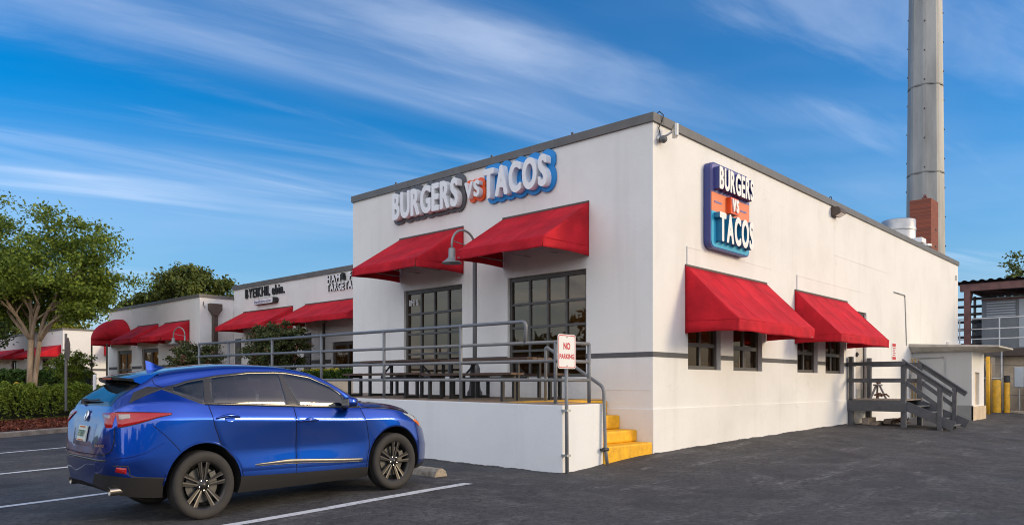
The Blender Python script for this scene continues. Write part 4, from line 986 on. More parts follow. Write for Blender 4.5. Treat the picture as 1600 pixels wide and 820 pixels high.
# dock building
DB = thing('dock_building', 'grey clad loading dock building under the maroon canopy', 'building', (32, -3, 0))
bx_ = 28.4
MB().box(bx_, 36, -1.30, .05, 3.05, 5.45).build('siding', MT['panel_grey'], DB)
MB().box(bx_ - .03, bx_ - .001, -9, -1.42, 3.12, 5.30).build('panel', MT['panel_light'], DB); MB().box(bx_, 36, -9, -1.305, 3.05, 5.45).build('wall', MT['panel_grey'], DB)
MB().box(bx_ - .06, bx_ - .002, -9, .05, 5.30, 5.38).build('trim', MT['rust_beam'], DB)
for i in range(6): MB().box(bx_ - .05, bx_ - .002, -1.28, -.15, 4.55 + i * .12, 4.61 + i * .12).build('louver', MT['panel_light'], DB)
MB().box(bx_ - .9, 36, -9, .0, 2.72, 3.05).build('dock_slab', MT['brown'], DB)
MB().box(bx_ - .4, bx_ - .3, -9, 1.4, .0, 2.715).build('block_wall', MT['tan_block'], DB)
for z in (.95, 1.7, 2.3): MB().box(bx_ - .41, bx_ - .4005, -9, 1.4, z, z + .02).build('block_joint', MT['plinth_grey'], DB)
for y in (-.9, -.1, -1.7, -2.5, -3.3): MB().box(bx_ - .41, bx_ - .4005, y, y + .02, .2, 2.7).build('block_joint', MT['plinth_grey'], DB)
DR = thing('dock_railing', 'white pipe guard railing along the upper dock edge', 'railing', (27.4, -3, 3.05))
for z in (4.43, 3.95, 3.5): MB().tube([(27.45, .9, z), (27.45, -9, z)], .028, 8).build('rail', MT['white'], DR)
for y in (.75, -.82, -2.9): MB().tube([(27.45, y, 3.05), (27.45, y, 4.43)], .028, 8).build('post', MT['white'], DR)
PR = thing('pipe_rack', 'dark rack of stacked horizontal pipes between the building and canopy', 'pipes', (28.8, .8, 0))
for i in range(9): MB().tube([(28.9, 1.6, 2.6 + i * .36), (28.9, .02 - (.35 if i > 5 else 0), 2.6 + i * .36)], .065, 10).build('pipe', MT['pipe_dark'] if i % 2 else MT['brown'], PR, smooth=True)
for y in (1.25, .45, .07): MB().box(28.98, 29.08, y - .05, y + .05, 0, 5.6).build('upright', MT['pole'], PR)
MB().tube([(28.7, -.25, 0), (28.7, -.28, 5.3)], .06, 10).build('upright', MT['letter_side'], PR)
MB().box(29.3, 29.4, -.2, .62, 2.2, 4.6).build('back_panel', MT['panel_grey'], PR)
tag(MB().box(26.6, 27.6, -2.9, -1.95, .2, 1.55).build('refuse_container', MT['brown'], None, bevel=.04), 'dark brown refuse container against the tan block wall', 'container')
tag(MB().box(25.4, 25.75, -4.5, -1.3, .2, .34).build('wheel_stop', MT['concrete'], None, bevel=.02), 'pale concrete kerb stop by the loading area bollards', 'kerb stop')
# ================================================================== planting bed behind the patio
BW = tag(MB().box(.22, .36, LF + .03, 13.6, .9, 1.60).build('retaining_wall', MT['tan_block'], None, bevel=.01), 'low tan retaining wall of the flower bed beyond the patio', 'wall')
struct(MB().box(.361, 3.0, LF + .03, 21.8, .8, 1.57).build('planting_bed', MT['mulch'], None))
def bed_plants(name, label, x0, x1, y0, y1, z, h, n, mt, kind=None, size=.07):
    c = np.stack([RNG.uniform(x0, x1, n), RNG.uniform(y0, y1, n), z + h * RNG.beta(2, 1.3, n)], 1)
    return c
fb = thing('flower_clump', 'low yellow flowers in the red mulch bed beyond the patio', 'flowers', (.8, 11.4, 1.57))
c = bed_plants('', '', .5, 1.2, 10.9, 12.9, 1.57, .30, 2600, None); leaf_cloud('leaves', c, .09, MT['leaf_bed'], fb, up=.6)
c = bed_plants('', '', .5, 1.2, 10.9, 12.9, 1.80, .12, 420, None); leaf_cloud('petals', c, .07, MT['petal'], fb, up=1.)['kind'] = 'stuff'
fb2 = thing('flower_clump', 'leafy green bedding plants next to the patio corner wall', 'plants', (.8, 10.2, 1.57))
c = bed_plants('', '', .5, 1.2, 9.65, 10.8, 1.57, .33, 2200, None); leaf_cloud('leaves', c, .10, MT['leaf_bed'], fb2, up=.6)

# ================================================================== neighbouring shops
MS = thing('shop_building', 'white shop building with two long red awnings beyond the patio', 'building', (3, 16, 0))
XM = 3.0
wins = [(13.2, 14.92, 2.0, 2.92), (17.6, 19.0, 1.6, 2.92), (19.3, 20.7, 1.6, 2.92)]
wall_panel('wall', 'X', XM, LF + .02, 21.93, -.3, 5.32, wins, .12, MT['stucco2'], MS)
coping(MS, 'X', XM, LF + .05, 21.98, 5.32, 5.49, 4); MB().box(XM + .02, 12, LF + 4, 21.9, 5.0, 5.1).build('roof', MT['roofing'], MS)
box('wall', MT['stucco2'], MS, XM + .002, 12, 21.84, 21.93, 4.5, 5.32)
for w in wins: window(MS, 'X', XM, *w, 2, 1, fw=.09, mw=.06, rec=.10)
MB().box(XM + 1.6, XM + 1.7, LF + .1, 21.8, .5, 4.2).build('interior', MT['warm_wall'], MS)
for y in (13.9, 18.2, 20.0): MB().lathe([(0, .1), (.12, 0), (0, -.02)], (XM + .9, y, 2.75), n=10).build('pendant_shade', MT['warm'], MS)
for y in (16.2, 21.3): box('pilaster', MT['stripe'], MS, XM - .06, XM - .001, y, y + .40, 1.2, 3.3)
stripes('X', [(14.95, 16.18), (16.62, 17.58)], 2.18, 2.32, MS, XM)
box('downspout', MT['frame'], MS, XM - .07, XM - .001, 15.32, 15.38, 1.4, 3.6)
GB = 'red awnings on the neighbouring shops'
awning('wide red awning nearest the restaurant on the neighbouring shop', 'X', XM, 12.35, 16.56, 4.34, 3.70, 3.53, 1.2, GB, 3)
awning('wide red awning under the black lettered shop sign', 'X', XM, 17.42, 21.10, 4.345, 3.69, 3.52, 1.2, GB, 3)
S1 = thing('shop_sign', 'black lettered shop sign over a small white pill plaque', 'sign', (XM, 19.4, 4.9))
def shop_word(parent, s, yl, w, zb, H, mt, bold, d=.10, nm='letter', mts=None):
    x = 0; tot = sum(glyph(ch)[2] + .2 for ch in s if ch != ' ') + .3 * s.count(' '); k = w / tot; cap = glyph('E')[1]
    for ch in s:
        if ch == ' ': x += .3 * k; continue
        g = glyph(ch); seg = g[0] * [k, H / cap]
        solid_shape(nm, seg, bold, .014, mt, parent, (XM, yl - x, zb), (0, -1, 0), (0, 0, 1), (-1, 0, 0), .005, d, mts); x += (g[2] + .2) * k
shop_word(S1, 'BYEIKHIL', 20.90, 1.95, 4.90, .36, MT['black_steel'], .008, .05)
shop_word(S1, 'ebin.', 18.85, .95, 4.90, .36, MT['black_steel'], .008, .05)
pq = MB().prism([(y, z) for y, z in rrect(18.42, 20.05, 4.56, 4.78, .10)], XM - .14, XM - .003, 'x').build('plaque', MT['black_steel'], S1)
MB().prism([(y, z) for y, z in rrect(18.62, 20.03, 4.575, 4.765, .03)], XM - .165, XM - .142, 'x').build('plaque_face', MT['white'], pq)
flat_text('lettering', 'hellbistrow', MT['navy'], pq, (XM - .167, 19.95, 4.605), (0, -1, 0), (0, 0, 1), .12, 1.25, .02)
S2 = thing('shop_sign', 'white and black raised letter shop sign beside the restaurant wall', 'sign', (XM, 14.2, 4.9))
LS = [MT['letter'], MT['black_steel']]; shop_word(S2, 'HAM', 15.12, .85, 5.02, .22, MT['letter'], .010, .06, mts=LS); shop_word(S2, '&', 14.20, .2, 5.04, .22, MT['black_steel'], .012, .12); shop_word(S2, 'F', 13.82, .2, 5.02, .24, MT['letter'], .012, .06, mts=LS)
shop_word(S2, 'TARGETAR', 15.14, 1.75, 4.71, .25, MT['letter'], .010, .06, mts=LS)

LB = thing('corner_shop', 'white corner shop with domed red entrance awning and brown downspout', 'building', (1.57, 26, 0))
XL = 1.571; YC = 21.94; HL = 4.93
lw = [(25.85, 27.60, 1.25, 3.02), (28.76, 30.46, 1.25, 3.02)]
wall_panel('wall', 'X', XL, YC, 31.54, -.3, HL, lw, .12, MT['stucco2'], LB); wall_panel('wall', 'Y', YC, XL, XM + 6, -.3, HL, [], .1, MT['stucco2'], LB)
wall_panel('wall', 'X', XL + .5, 31.54, 33.1, -.3, 4.66, [], .1, MT['stucco2'], LB)
MB().box(XL + .3, 9, YC + .3, 31.5, 4.6, 4.7).build('roof', MT['roofing'], LB); MB().box(XL, XL + 8, 31.53, 31.56, 0, HL).build('wall', MT['stucco2'], LB)
coping(LB, 'X', XL, YC - .04, 31.56, HL, HL + .12, 4, .04, .28); coping(LB, 'Y', YC, XL + .285, XM + 6, HL, HL + .12, 3, .04, .28)
for w in lw: window(LB, 'X', XL, *w, 2, 2, fw=.12, mw=.09, rec=.10)
MB().box(XL + 1.8, XL + 1.9, 22.4, 31, .5, 4.2).build('interior', MT['warm_wall'], LB)
for y in (26.4, 27.1, 29.2, 29.9): MB().lathe([(0, .12), (.16, 0), (0, -.02)], (XL + .8, y, 2.45), n=10).build('pendant_shade', MT['warm'], LB)
stripes('X', [(YC, 25.83), (27.62, 28.74), (30.48, 31.54)], 2.14, 2.27, LB, XL)
m = MB(); m.prism([(1.90, 4.69), (1.90, 4.44), (2.06, 4.22), (2.24, 4.22), (2.40, 4.44), (2.40, 4.69)], YC - .24, YC - .002, 'y'); hd_ = m.build('leader_head', MT['brown'], LB)
box('downspout', MT['brown'], LB, 2.06, 2.24, YC - .18, YC - .002, .8, 4.215)
MB().tube([(1.72, YC - .02, 4.75), (1.70, YC - .05, 4.6), (1.78, YC - .05, 4.5)], .012, 6).build('wire', MT['pipe_dark'], LB)
awning('red awning on the corner shop nearest its brown downspout', 'X', XL, 22.84, 25.16, 4.04, 3.36, 3.18, 1.15, GB, 2)
awning('middle red awning on the corner shop beside the domed one', 'X', XL, 25.84, 28.08, 4.05, 3.38, 3.19, 1.15, GB, 2)
# domed awning
DA = thing('domed_awning', 'domed red entrance awning on the corner shop', 'awning', (XL, 30.1, 3.3), GB)
yc, ry, rz_, dp = 30.05, 1.28, 1.05, 1.25; v, f = [], []; na, nb = 20, 10
for i in range(na + 1):
    a = math.pi * i / na
    for j in range(nb + 1):
        b = math.pi / 2 * j / nb; k = math.cos(b)
        v.append((XL - .01 - dp * math.sin(b) * (.25 + .75 * math.sin(a) ** .6) if 0 < i < na else XL - .01 - dp * .25 * math.sin(b), yc - ry * math.cos(a) * (.55 + .45 * k), 3.45 + rz_ * math.sin(a) * k))
f = [(i * (nb + 1) + j, (i + 1) * (nb + 1) + j, (i + 1) * (nb + 1) + j + 1, i * (nb + 1) + j + 1) for i in range(na) for j in range(nb)]
me = bpy.data.meshes.new('canopy_top'); me.from_pydata(v, [], f); o = link('canopy_top', me, MT['red'], DA, smooth=True); s_ = o.modifiers.new('t', 'SOLIDIFY'); s_.thickness = .01
edge = [(XL - .012, yc - ry, 3.45)] + [(XL - .01 - dp * (.25 + .75 * math.sin(a) ** .6) , yc - ry * math.cos(a) * .55, 3.45) for a in [math.pi * i / 16 for i in range(1, 16)]] + [(XL - .012, yc + ry, 3.45)]
vv = [(x, y, z) for x, y, z in edge] + [(x, y, z - .2) for x, y, z in edge]; n_ = len(edge)
me = bpy.data.meshes.new('valance'); me.from_pydata(vv, [], [(i, i + 1, n_ + i + 1, n_ + i) for i in range(n_ - 1)]); link('valance', me, MT['red'], DA)
for y in (yc - .95, yc + .95): MB().tube([(XL - .95, y, .9), (XL - .95, y, 3.3)], .04, 8).build('post', MT['brown'], DA)
gooseneck('gooseneck_lamp', .55, 21.0, .6, 3.62, -.3, 1, .62, 'grey gooseneck lamp before the corner shop awnings', 'gooseneck lamps', .03, .8, MT['lampgrey'])

# far shop at the left
FB = thing('far_shop', 'distant white shop with small red awnings behind the hedge', 'building', (3.2, 46, 0))
XF, YF = 3.18, 43.5
fwn = [(44.0, 45.0, 1.5, 3.1), (46.2, 47.5, 1.5, 3.1), (49.4, 50.6, 1.5, 3.1), (53.0, 54.2, 1.5, 3.1)]
wall_panel('wall', 'X', XF, YF, 57, 0, 4.75, fwn, .1, MT['stucco2'], FB); wall_panel('wall', 'Y', YF, XF, 14, 0, 4.75, [], .1, MT['stucco2'], FB)
for w in fwn: window(FB, 'X', XF, *w, 2, 1, fw=.10, rec=.08)
MB().box(XF + 1.5, XF + 1.6, YF + .5, 56, .5, 4).build('interior', MT['warm_wall'], FB); MB().box(XF + .02, 14, YF + .02, 57, 4.6, 4.7).build('roof', MT['roofing'], FB)
coping(FB, 'X', XF, YF - .04, 57, 4.75, 4.86, 3); coping(FB, 'Y', YF, XF + .33, 14, 4.75, 4.86, 3)
stripes('Y', [(XF, 14)], 2.28, 2.42, FB, YF)
for x in (5.9, 7.6): box('wall_vent', MT['brown'], FB, x, x + .55, YF - .02, YF - .001, 3.98, 4.25)
awning('small red awning on the far shop behind the crape myrtle trunk', 'X', XF, 43.8, 49.3, 3.85, 3.3, 3.1, 1.2, GB, 2, frame=False)
awning('leftmost red awning on the far shop', 'X', XF, 51.3, 57.2, 3.85, 3.3, 3.1, 1.2, GB, 2, frame=False)
awning('red awning on the sunlit end wall of the far shop', 'Y', YF, 5.5, 10.2, 4.0, 3.45, 3.25, 1.2, GB, 2, frame=False)
TB = thing('tan_house', 'low tan building with white fascia at the far left edge', 'building', (0, 62, 0))
MB().box(-6, 3, 60, 70, 0, 3.3).build('wall', MT['tan_bldg'], TB); MB().box(-6.5, 3.5, 59.5, 70.5, 3.3, 3.75).build('fascia', MT['white'], TB); MB().prism([(-6.5, 3.75), (3.5, 3.75), (-1.5, 5.6)], 59.6, 70.4, 'y').build('roof', MT['tan_bldg'], TB)
for y in (61, 64, 67): box('window', MT['frame'], TB, -6.05, -6.001, y, y + 1.4, 1.6, 2.8)
for x in (-4, -1): box('window', MT['frame'], TB, x, x + 1.4, 59.95, 59.999, 1.6, 2.8)

# ================================================================== kerb, berm, hedges
P0 = Vector((-6.559, 16.313)); KD = Vector((.823, .568)); KS = Vector((-.568, .823))
def KP(k, s): return P0 + KD * k + KS * s
def HB(s, k=0): return .13 + .07 * sm(s / 4) + 1.15 * sm((s - 4.9) / 1.7)
ks = list(np.arange(-40, 61, 1.0)); ss = [.22, .6, 1, 2, 3, 4, 4.6, 5, 5.4, 5.8, 6.2, 6.6, 7.5, 9, 12, 16, 22, 30, 45, 70]
v = []
for k in ks:
    for s in ss:
        p = KP(k, s); v.append((p.x, p.y, HB(s) + .03 * math.sin(k * 1.7 + s * 2.3)))
n_ = len(ss); q_ = [(i * n_ + j, (i + 1) * n_ + j, (i + 1) * n_ + j + 1, i * n_ + j + 1) for i in range(len(ks) - 1) for j in range(n_ - 1)]
def bedmat():
    m = MT['mulch']; return m
bd_ = npmesh('mulch_bed', v, q_, MT['mulch']); struct(bd_)
bd_.data.materials.append(MT['berm']); mi = [0 if (q % (n_ - 1)) < 8 else 1 for q in range(len(q_))]; bd_.data.polygons.foreach_set('material_index', mi)
for i in range(-14, 18):
    a, b = KP(i * 1.2 + .006, 0), KP((i + 1) * 1.2 - .006, 0); c_, d_2 = KP((i + 1) * 1.2 - .006, .24), KP(i * 1.2 + .006, .24)
    m = MB(); m.add([(p.x, p.y, z) for z in (-.1, .14) for p in (a, b, c_, d_2)], [(0, 3, 2, 1), (4, 5, 6, 7), (0, 1, 5, 4), (1, 2, 6, 5), (2, 3, 7, 6), (3, 0, 4, 7)])
    if i == -14: KB = struct(m.build('kerb', MT['kerb'], None, bevel=.02))
    else: m.build('kerb_stone', MT['kerb'], KB, bevel=.02)
def bark_chips(n):
    c = []
    for _ in range(n):
        p = KP(random.uniform(-2, 12), random.uniform(.3, 4.6)); c.append((p.x, p.y, .0))
    return c
cc = np.array(bark_chips(9000)); cc[:, 2] = [HB((Vector((x, y)) - P0).dot(KS)) + .035 + random.uniform(0, .03) for x, y, _ in cc]
MT['chip'] = leafmat('bark_chip', (.07, .018, .010), (.34, .10, .05), .0)
ch_ = leaf_cloud('bark_mulch', cc, .09, MT['chip'], None, up=.8, asp=.4); tag(ch_, 'loose red bark mulch chips between kerb and hedge', 'mulch', kind='stuff')

def hedge(label, A, B, w, z0f, h, n, mt, size, seed=0):
    A, B = Vector(A), Vector(B); d = (B - A); Ln = d.length; d.normalize(); pn = Vector((-d.y, d.x)); mid = (A + B) / 2
    T = thing('hedge', label, 'hedge', (mid.x, mid.y, z0f(mid.x, mid.y)), 'clipped hedges by the car park')
    r = np.random.default_rng(seed + 5)
    u = r.uniform(-.2, Ln + .2, n); a = r.uniform(0, 1, n)
    # superellipse section, points on the shell with some depth
    th = np.pi * r.uniform(-.08, 1.08, n); ex = .45
    cx_ = np.sign(np.cos(th)) * np.abs(np.cos(th)) ** ex; cz_ = np.sign(np.sin(th)) * np.abs(np.sin(th)) ** ex
    lump = 1 + .07 * np.sin(u * 2.1 + seed) + .05 * np.sin(u * 5.3 + th * 3) + .05 * np.sin(u * 11 + th * 7)
    dep = 1 - .22 * r.beta(1.2, 2.2, n)
    gaps = (np.sin(u * 7.1 + th * 4) + np.sin(u * 13.7 - th * 9 + 2) + np.sin(u * 3.3 + 1)) < -1.5
    dep = np.where(gaps, dep * .82, dep)
    X = A.x + d.x * u + pn.x * cx_ * w / 2 * lump * dep; Y = A.y + d.y * u + pn.y * cx_ * w / 2 * lump * dep
    z0 = np.array([z0f(x, y) for x, y in zip(X, Y)]) if n < 60000 else np.full(n, z0f(mid.x, mid.y))
    z0 = np.full(n, z0f(mid.x, mid.y))
    Z = z0 + .06 + np.clip(cz_ * lump * dep, -.02, 2) * h * .95
    low = r.uniform(0, 1, n) < .0
    out_ = np.stack([pn.x * cx_, pn.y * cx_, cz_], 1)
    leaf_cloud('foliage', np.stack([X, Y, Z], 1), size, mt, T, up=.25, out=out_)
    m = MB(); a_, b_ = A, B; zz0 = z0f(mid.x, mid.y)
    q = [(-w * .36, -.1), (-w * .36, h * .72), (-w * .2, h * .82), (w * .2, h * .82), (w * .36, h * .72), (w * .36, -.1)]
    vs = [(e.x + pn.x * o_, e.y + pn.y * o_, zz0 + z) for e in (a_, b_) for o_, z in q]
    m.add(vs, [(5, 4, 3, 2, 1, 0), (6, 7, 8, 9, 10, 11)] + [(i, (i + 1) % 6, (i + 1) % 6 + 6, i + 6) for i in range(6)]); m.build('dark_core', MT['core'], T)  # solid dark core added inside to stop the view through the leaves
    return T
h1a, h1b = KP(-4, 4.35), KP(9.6, 4.35)
hedge('clipped green hedge nearest the car park behind the red mulch', h1a, h1b, 1.25, lambda x, y: .2, 1.22, 52000, MT['leaf_hedge'], .085, 1)
hedge('farther dark green hedge behind the crape myrtle trunk, left half', (-3.4, 41.0), (-.9, 38.6), 1.3, lambda x, y: 1.2, .98, 9000, MT['leaf_hedge2'], .12, 2)
hedge('farther dark green hedge behind the crape myrtle trunk, right half', (-.6, 38.2), (1.9, 35.6), 1.3, lambda x, y: 1.2, 1.02, 9000, MT['leaf_hedge2'], .12, 3)

# ================================================================== trees
def limb(m, pts, r0, r1, n=9): k = len(pts); m.tube(pts, [r0 + (r1 - r0) * (i / (k - 1)) ** .8 for i in range(k)], n, cap=True)
def bez(a, b, c, n=7): a, b, c = Vector(a), Vector(b), Vector(c); return [a * (1 - t) ** 2 + b * 2 * t * (1 - t) + c * t * t for t in [i / n for i in range(n + 1)]]
def crown_tree(name, label, base, z_top, rad, zlow, mt, leaf, clumps, per, trunk_r, cat='tree', group=None, bark=None, seed=1, squash=.75, trunk=True, fill=.35, lobes=5):
    """tree with limbs reaching to leaf clumps spread through an uneven crown"""
    rg = np.random.default_rng(seed); B = Vector(base); zc = (z_top + zlow) / 2; hz = (z_top - zlow) / 2
    T = thing(name, label, cat, base, group)
    lob = [(rg.uniform(0, 6.28), rg.uniform(-.4, .8), rg.uniform(.75, 1.12)) for _ in range(lobes)]
    cs = []
    while len(cs) < clumps:
        d = rg.normal(size=3); d /= np.linalg.norm(d); rr_ = rg.uniform(fill, 1) ** .6
        az = math.atan2(d[1], d[0]); k = .72 + .28 * max(math.cos(az - l[0]) * .5 + .5 - abs(d[2] - l[1]) * .4 for l in lob)
        k *= 1 + .12 * math.sin(3 * az + seed) 
        c = np.array([B.x + d[0] * rad * rr_ * k, B.y + d[1] * rad * rr_ * k, zc + d[2] * hz * rr_ * (.82 + .18 * k)]); cs.append(c)
    cs = np.array(cs); rc = rad * .17
    cen = []
    for c in cs:
        s = rc * rg.uniform(.6, 1.35); p = rg.normal(size=(per, 3)) * .55; p *= s; p[:, 2] *= .62; cen.append(c + p)
    cen = np.concatenate(cen); outv = cen - np.array([B.x, B.y, zc]); outv /= np.linalg.norm(outv, axis=1)[:, None] + 1e-6
    leaf_cloud('crown', cen, leaf, mt, T, up=.3, out=outv * .5)
    if trunk:
        m = MB(); fork = Vector((B.x, B.y, B.z + (zlow - B.z) * .75 + .1)); limb(m, bez(B - Vector((0, 0, .3)), (B + fork) / 2 + Vector((.1, .05, 0)), fork), trunk_r * 1.25, trunk_r * .9, 10)
        idx = rg.choice(len(cs), min(16, len(cs)), replace=False)
        for i in idx:
            e = Vector(cs[i]); mid = fork.lerp(e, .45) + Vector((rg.normal() * .2, rg.normal() * .2, .25 * rad)); limb(m, bez(fork, mid, e), trunk_r * .5, trunk_r * .07, 6)
        m.build('trunk', bark or MT['bark2'], T, smooth=True)
    return T, cs

# crape myrtle in front: hand-laid limbs, then clumps on the twigs
TZ = 1.25; TBs = Vector((-3.06, 26.62, TZ))
CMT = thing('crape_myrtle', 'crape myrtle tree with smooth pale forked trunk behind the front hedge', 'tree', TBs)
rgt = Vector((.676, -.7367, 0)); fwt = Vector((.7369, .6762, 0))
def tp(a, z, b=0): return TBs + rgt * a + fwt * b + Vector((0, 0, z))
m = MB(); tips = []
def grow(a, b, r0, r1, depth, spread, rg):
    d = b - a; mid = a.lerp(b, .5) + Vector((rg.gauss(0, .07), rg.gauss(0, .07), .10)) * d.length
    P = bez(a, mid, b, 6); limb(m, P, r0, r1, 8 if r0 > .05 else 5)
    if depth == 0: tips.append(b); return
    for i in range(rg.choice((3, 3, 4))):
        t = rg.uniform(.55, 1.) if i else 1.; s = P[min(6, int(t * 6))]
        dd = (P[-1] - P[-2]).normalized(); nd = (dd + Vector((rg.gauss(0, spread), rg.gauss(0, spread), rg.gauss(.08, spread * .6)))).normalized()
        grow(s, s + nd * d.length * rg.uniform(.5, .78), r1 * .85, r1 * .35, depth - 1, spread * 1.1, rg)
rg_ = random.Random(21)
fork = tp(.02, 1.95)
limb(m, bez(tp(0, -.4), tp(-.03, 1), fork), .150, .115, 12)
limb(m, bez(tp(.10, -.4, -.02), tp(.22, .9), tp(.34, 1.9)), .10, .08, 10)
for (s, e, r0) in ((fork, tp(-.05, 3.6), .10), (fork, tp(-1.1, 3.1, .3), .085), (fork, tp(.45, 3.3, -.2), .095), (fork, tp(-.5, 3.3, -.6), .08), (tp(.34, 1.9), tp(.8, 3.5, .2), .09), (tp(.34, 1.9), tp(1.35, 2.9, -.2), .075), (tp(.34, 1.9), tp(.6, 3.2, .8), .075), (fork, tp(-.7, 3.0, .9), .07)):
    grow(s, e, r0, r0 * .62, 3, .42, rg_)
m.build('trunk', MT['bark'], CMT, smooth=True)
tp_ = np.array([t[:] for t in tips])
CC = np.array([TBs.x, TBs.y, 0]) + np.array(rgt) * .1
rr3 = np.random.default_rng(11)
# add clumps to fill the crown, keep tips inside it
def inside(p, g=1.0):
    a = (p - CC) @ np.array(rgt); b = (p - CC) @ np.array(fwt); z = p[:, 2] - 5.75
    k = 1 + .13 * np.sin(2.6 * np.arctan2(z, a) + 1) + .10 * np.sin(5 * np.arctan2(z, a) + b)
    return ((a / 3.3) ** 2 + (b / 3.6) ** 2 + (z / np.where(z > 0, 3.2, 2.35)) ** 2) < (k * g) ** 2
tp_ = tp_[inside(tp_, 1.02)]
ex = rr3.uniform(-1, 1, (1500, 3)); ex = CC + ex[:, :1] * 3.4 * np.array(rgt) + ex[:, 1:2] * 3.7 * np.array(fwt) + np.stack([np.zeros(1500), np.zeros(1500), 5.9 + ex[:, 2] * 3.3], 1)
ex = ex[inside(ex, .98)]; rel = (ex - CC) / np.array([3.8, 3.8, 3]); ex = ex[(np.linalg.norm((ex - CC - np.array([0, 0, 5.9])) / 3.6, axis=1) > .45)][:190]
cl = np.concatenate([tp_[rr3.permutation(len(tp_))[:260]], ex])
_a = (cl - CC) @ np.array(rgt); _b = (cl - CC) @ np.array(fwt); cl = cl[~((np.abs(_a) < 1.5) & (_b < 1.2) & (cl[:, 2] < 4.9)) & (cl[:, 2] > 3.1)]
cen = []
for c in cl:
    s = rr3.uniform(.16, .42); n = int(rr3.uniform(75, 160) * s / .3); p = rr3.normal(size=(n, 3)) * s; p[:, 2] *= .5; cen.append(c + p)
cen = np.concatenate(cen); ov = cen - (CC + np.array([0, 0, 5.5])); ov /= np.linalg.norm(ov, axis=1)[:, None]
leaf_cloud('crown', cen, .125, MT['leaf'], CMT, up=.45, out=ov * .3)

BG = 'background trees beyond the shops'
crown_tree('oak_tree', 'large round dark green oak rising behind the corner shop', (21.5, 66.5, 0), 13.4, 4.3, 7.2, MT['leaf_oak'], .30, 130, 120, .35, 'tree', BG, seed=3)
crown_tree('oak_tree', 'smaller oak crown left of the large oak behind the corner shop', (18.6, 70.5, 0), 10.9, 3.0, 6.0, MT['leaf_oak'], .30, 70, 100, .3, 'tree', BG, seed=8)
crown_tree('oak_tree', 'low oak crown at the right foot of the large oak', (24.9, 62.4, 0), 10.4, 2.3, 6.5, MT['leaf_oak'], .28, 50, 90, .25, 'tree', BG, seed=9)
crown_tree('broadleaf_tree', 'tree top peeping over the shop roof left of the white sign', (26.5, 46.5, 0), 11.2, 1.5, 8, MT['leaf_far'], .2, 26, 60, .2, 'tree', BG, seed=12)
crown_tree('broadleaf_tree', 'tree top peeping over the shop roof at the restaurant wall', (28.0, 43.0, 0), 12.2, 1.9, 8, MT['leaf_far'], .2, 34, 60, .2, 'tree', BG, seed=13)
crown_tree('yellow_tree', 'yellow green tree between the crape myrtle and corner shop', (9.4, 66.0, 0), 7.4, 3.0, 2.5, MT['leaf_yel'], .26, 60, 90, .25, 'tree', BG, seed=14)
crown_tree('broadleaf_tree', 'tall green tree behind the far shop roof', (7.5, 76.0, 0), 10.5, 5.0, 3, MT['leaf_far'], .34, 110, 100, .4, 'tree', BG, seed=15)
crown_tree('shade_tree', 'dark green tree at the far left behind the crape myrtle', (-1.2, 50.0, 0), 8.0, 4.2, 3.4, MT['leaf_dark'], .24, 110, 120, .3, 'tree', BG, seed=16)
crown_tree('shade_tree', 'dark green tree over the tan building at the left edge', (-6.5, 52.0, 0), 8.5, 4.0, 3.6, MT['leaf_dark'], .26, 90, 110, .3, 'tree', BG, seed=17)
crown_tree('broadleaf_tree', 'pale green tree top above the maroon canopy roof', (45.5, -4.6, 0), 10.9, 4.4, 5, MT['leaf_far'], .24, 110, 80, .3, 'tree', BG, seed=18)
crown_tree('broadleaf_tree', 'thin tree top left of the one above the canopy roof', (46.5, .8, 0), 10.1, 2.2, 6, MT['leaf_far'], .22, 40, 60, .25, 'tree', BG, seed=19)
# shrubs
def shrub(label, x, y, z0, zt, r, zl, n, per, mt, buds, seed, grp='flowering shrubs before the shops'):
    T, cs = crown_tree('shrub', label, (x, y, z0), zt, r, zl, mt, .085, n, per, .05, 'shrub', grp, MT['bark2'], seed, fill=.1, lobes=7)
    if buds:
        r_ = np.random.default_rng(seed + 90); k = r_.choice(len(cs), buds); zc = (zt + zl) / 2; d = cs[k] - np.array([x, y, zc]); d /= np.linalg.norm(d, axis=1)[:, None]
        c = np.concatenate([(cs[i] + dd * .16 + r_.normal(size=(9, 3)) * .06) for i, dd in zip(k, d)]); leaf_cloud('buds', c, .055, MT['bud'], T, up=.6)['kind'] = 'stuff'
shrub('rounded dark green flowering shrub under the wide shop awning', 1.2, 15.35, 1.5, 3.62, 1.18, 1.75, 120, 95, MT['leaf_shrub'], 60, 31)
shrub('rounded rosy flowering shrub by the patio rail left end', .30, 19.5, .9, 3.05, 1.12, 1.3, 110, 90, MT['leaf_shrub'], 90, 33)
shrub('light green bushy shrub at the left end of the corner shop', -.2, 31.2, 1.2, 3.1, 1.0, 1.4, 70, 80, MT['leaf_hedge'], 0, 35)
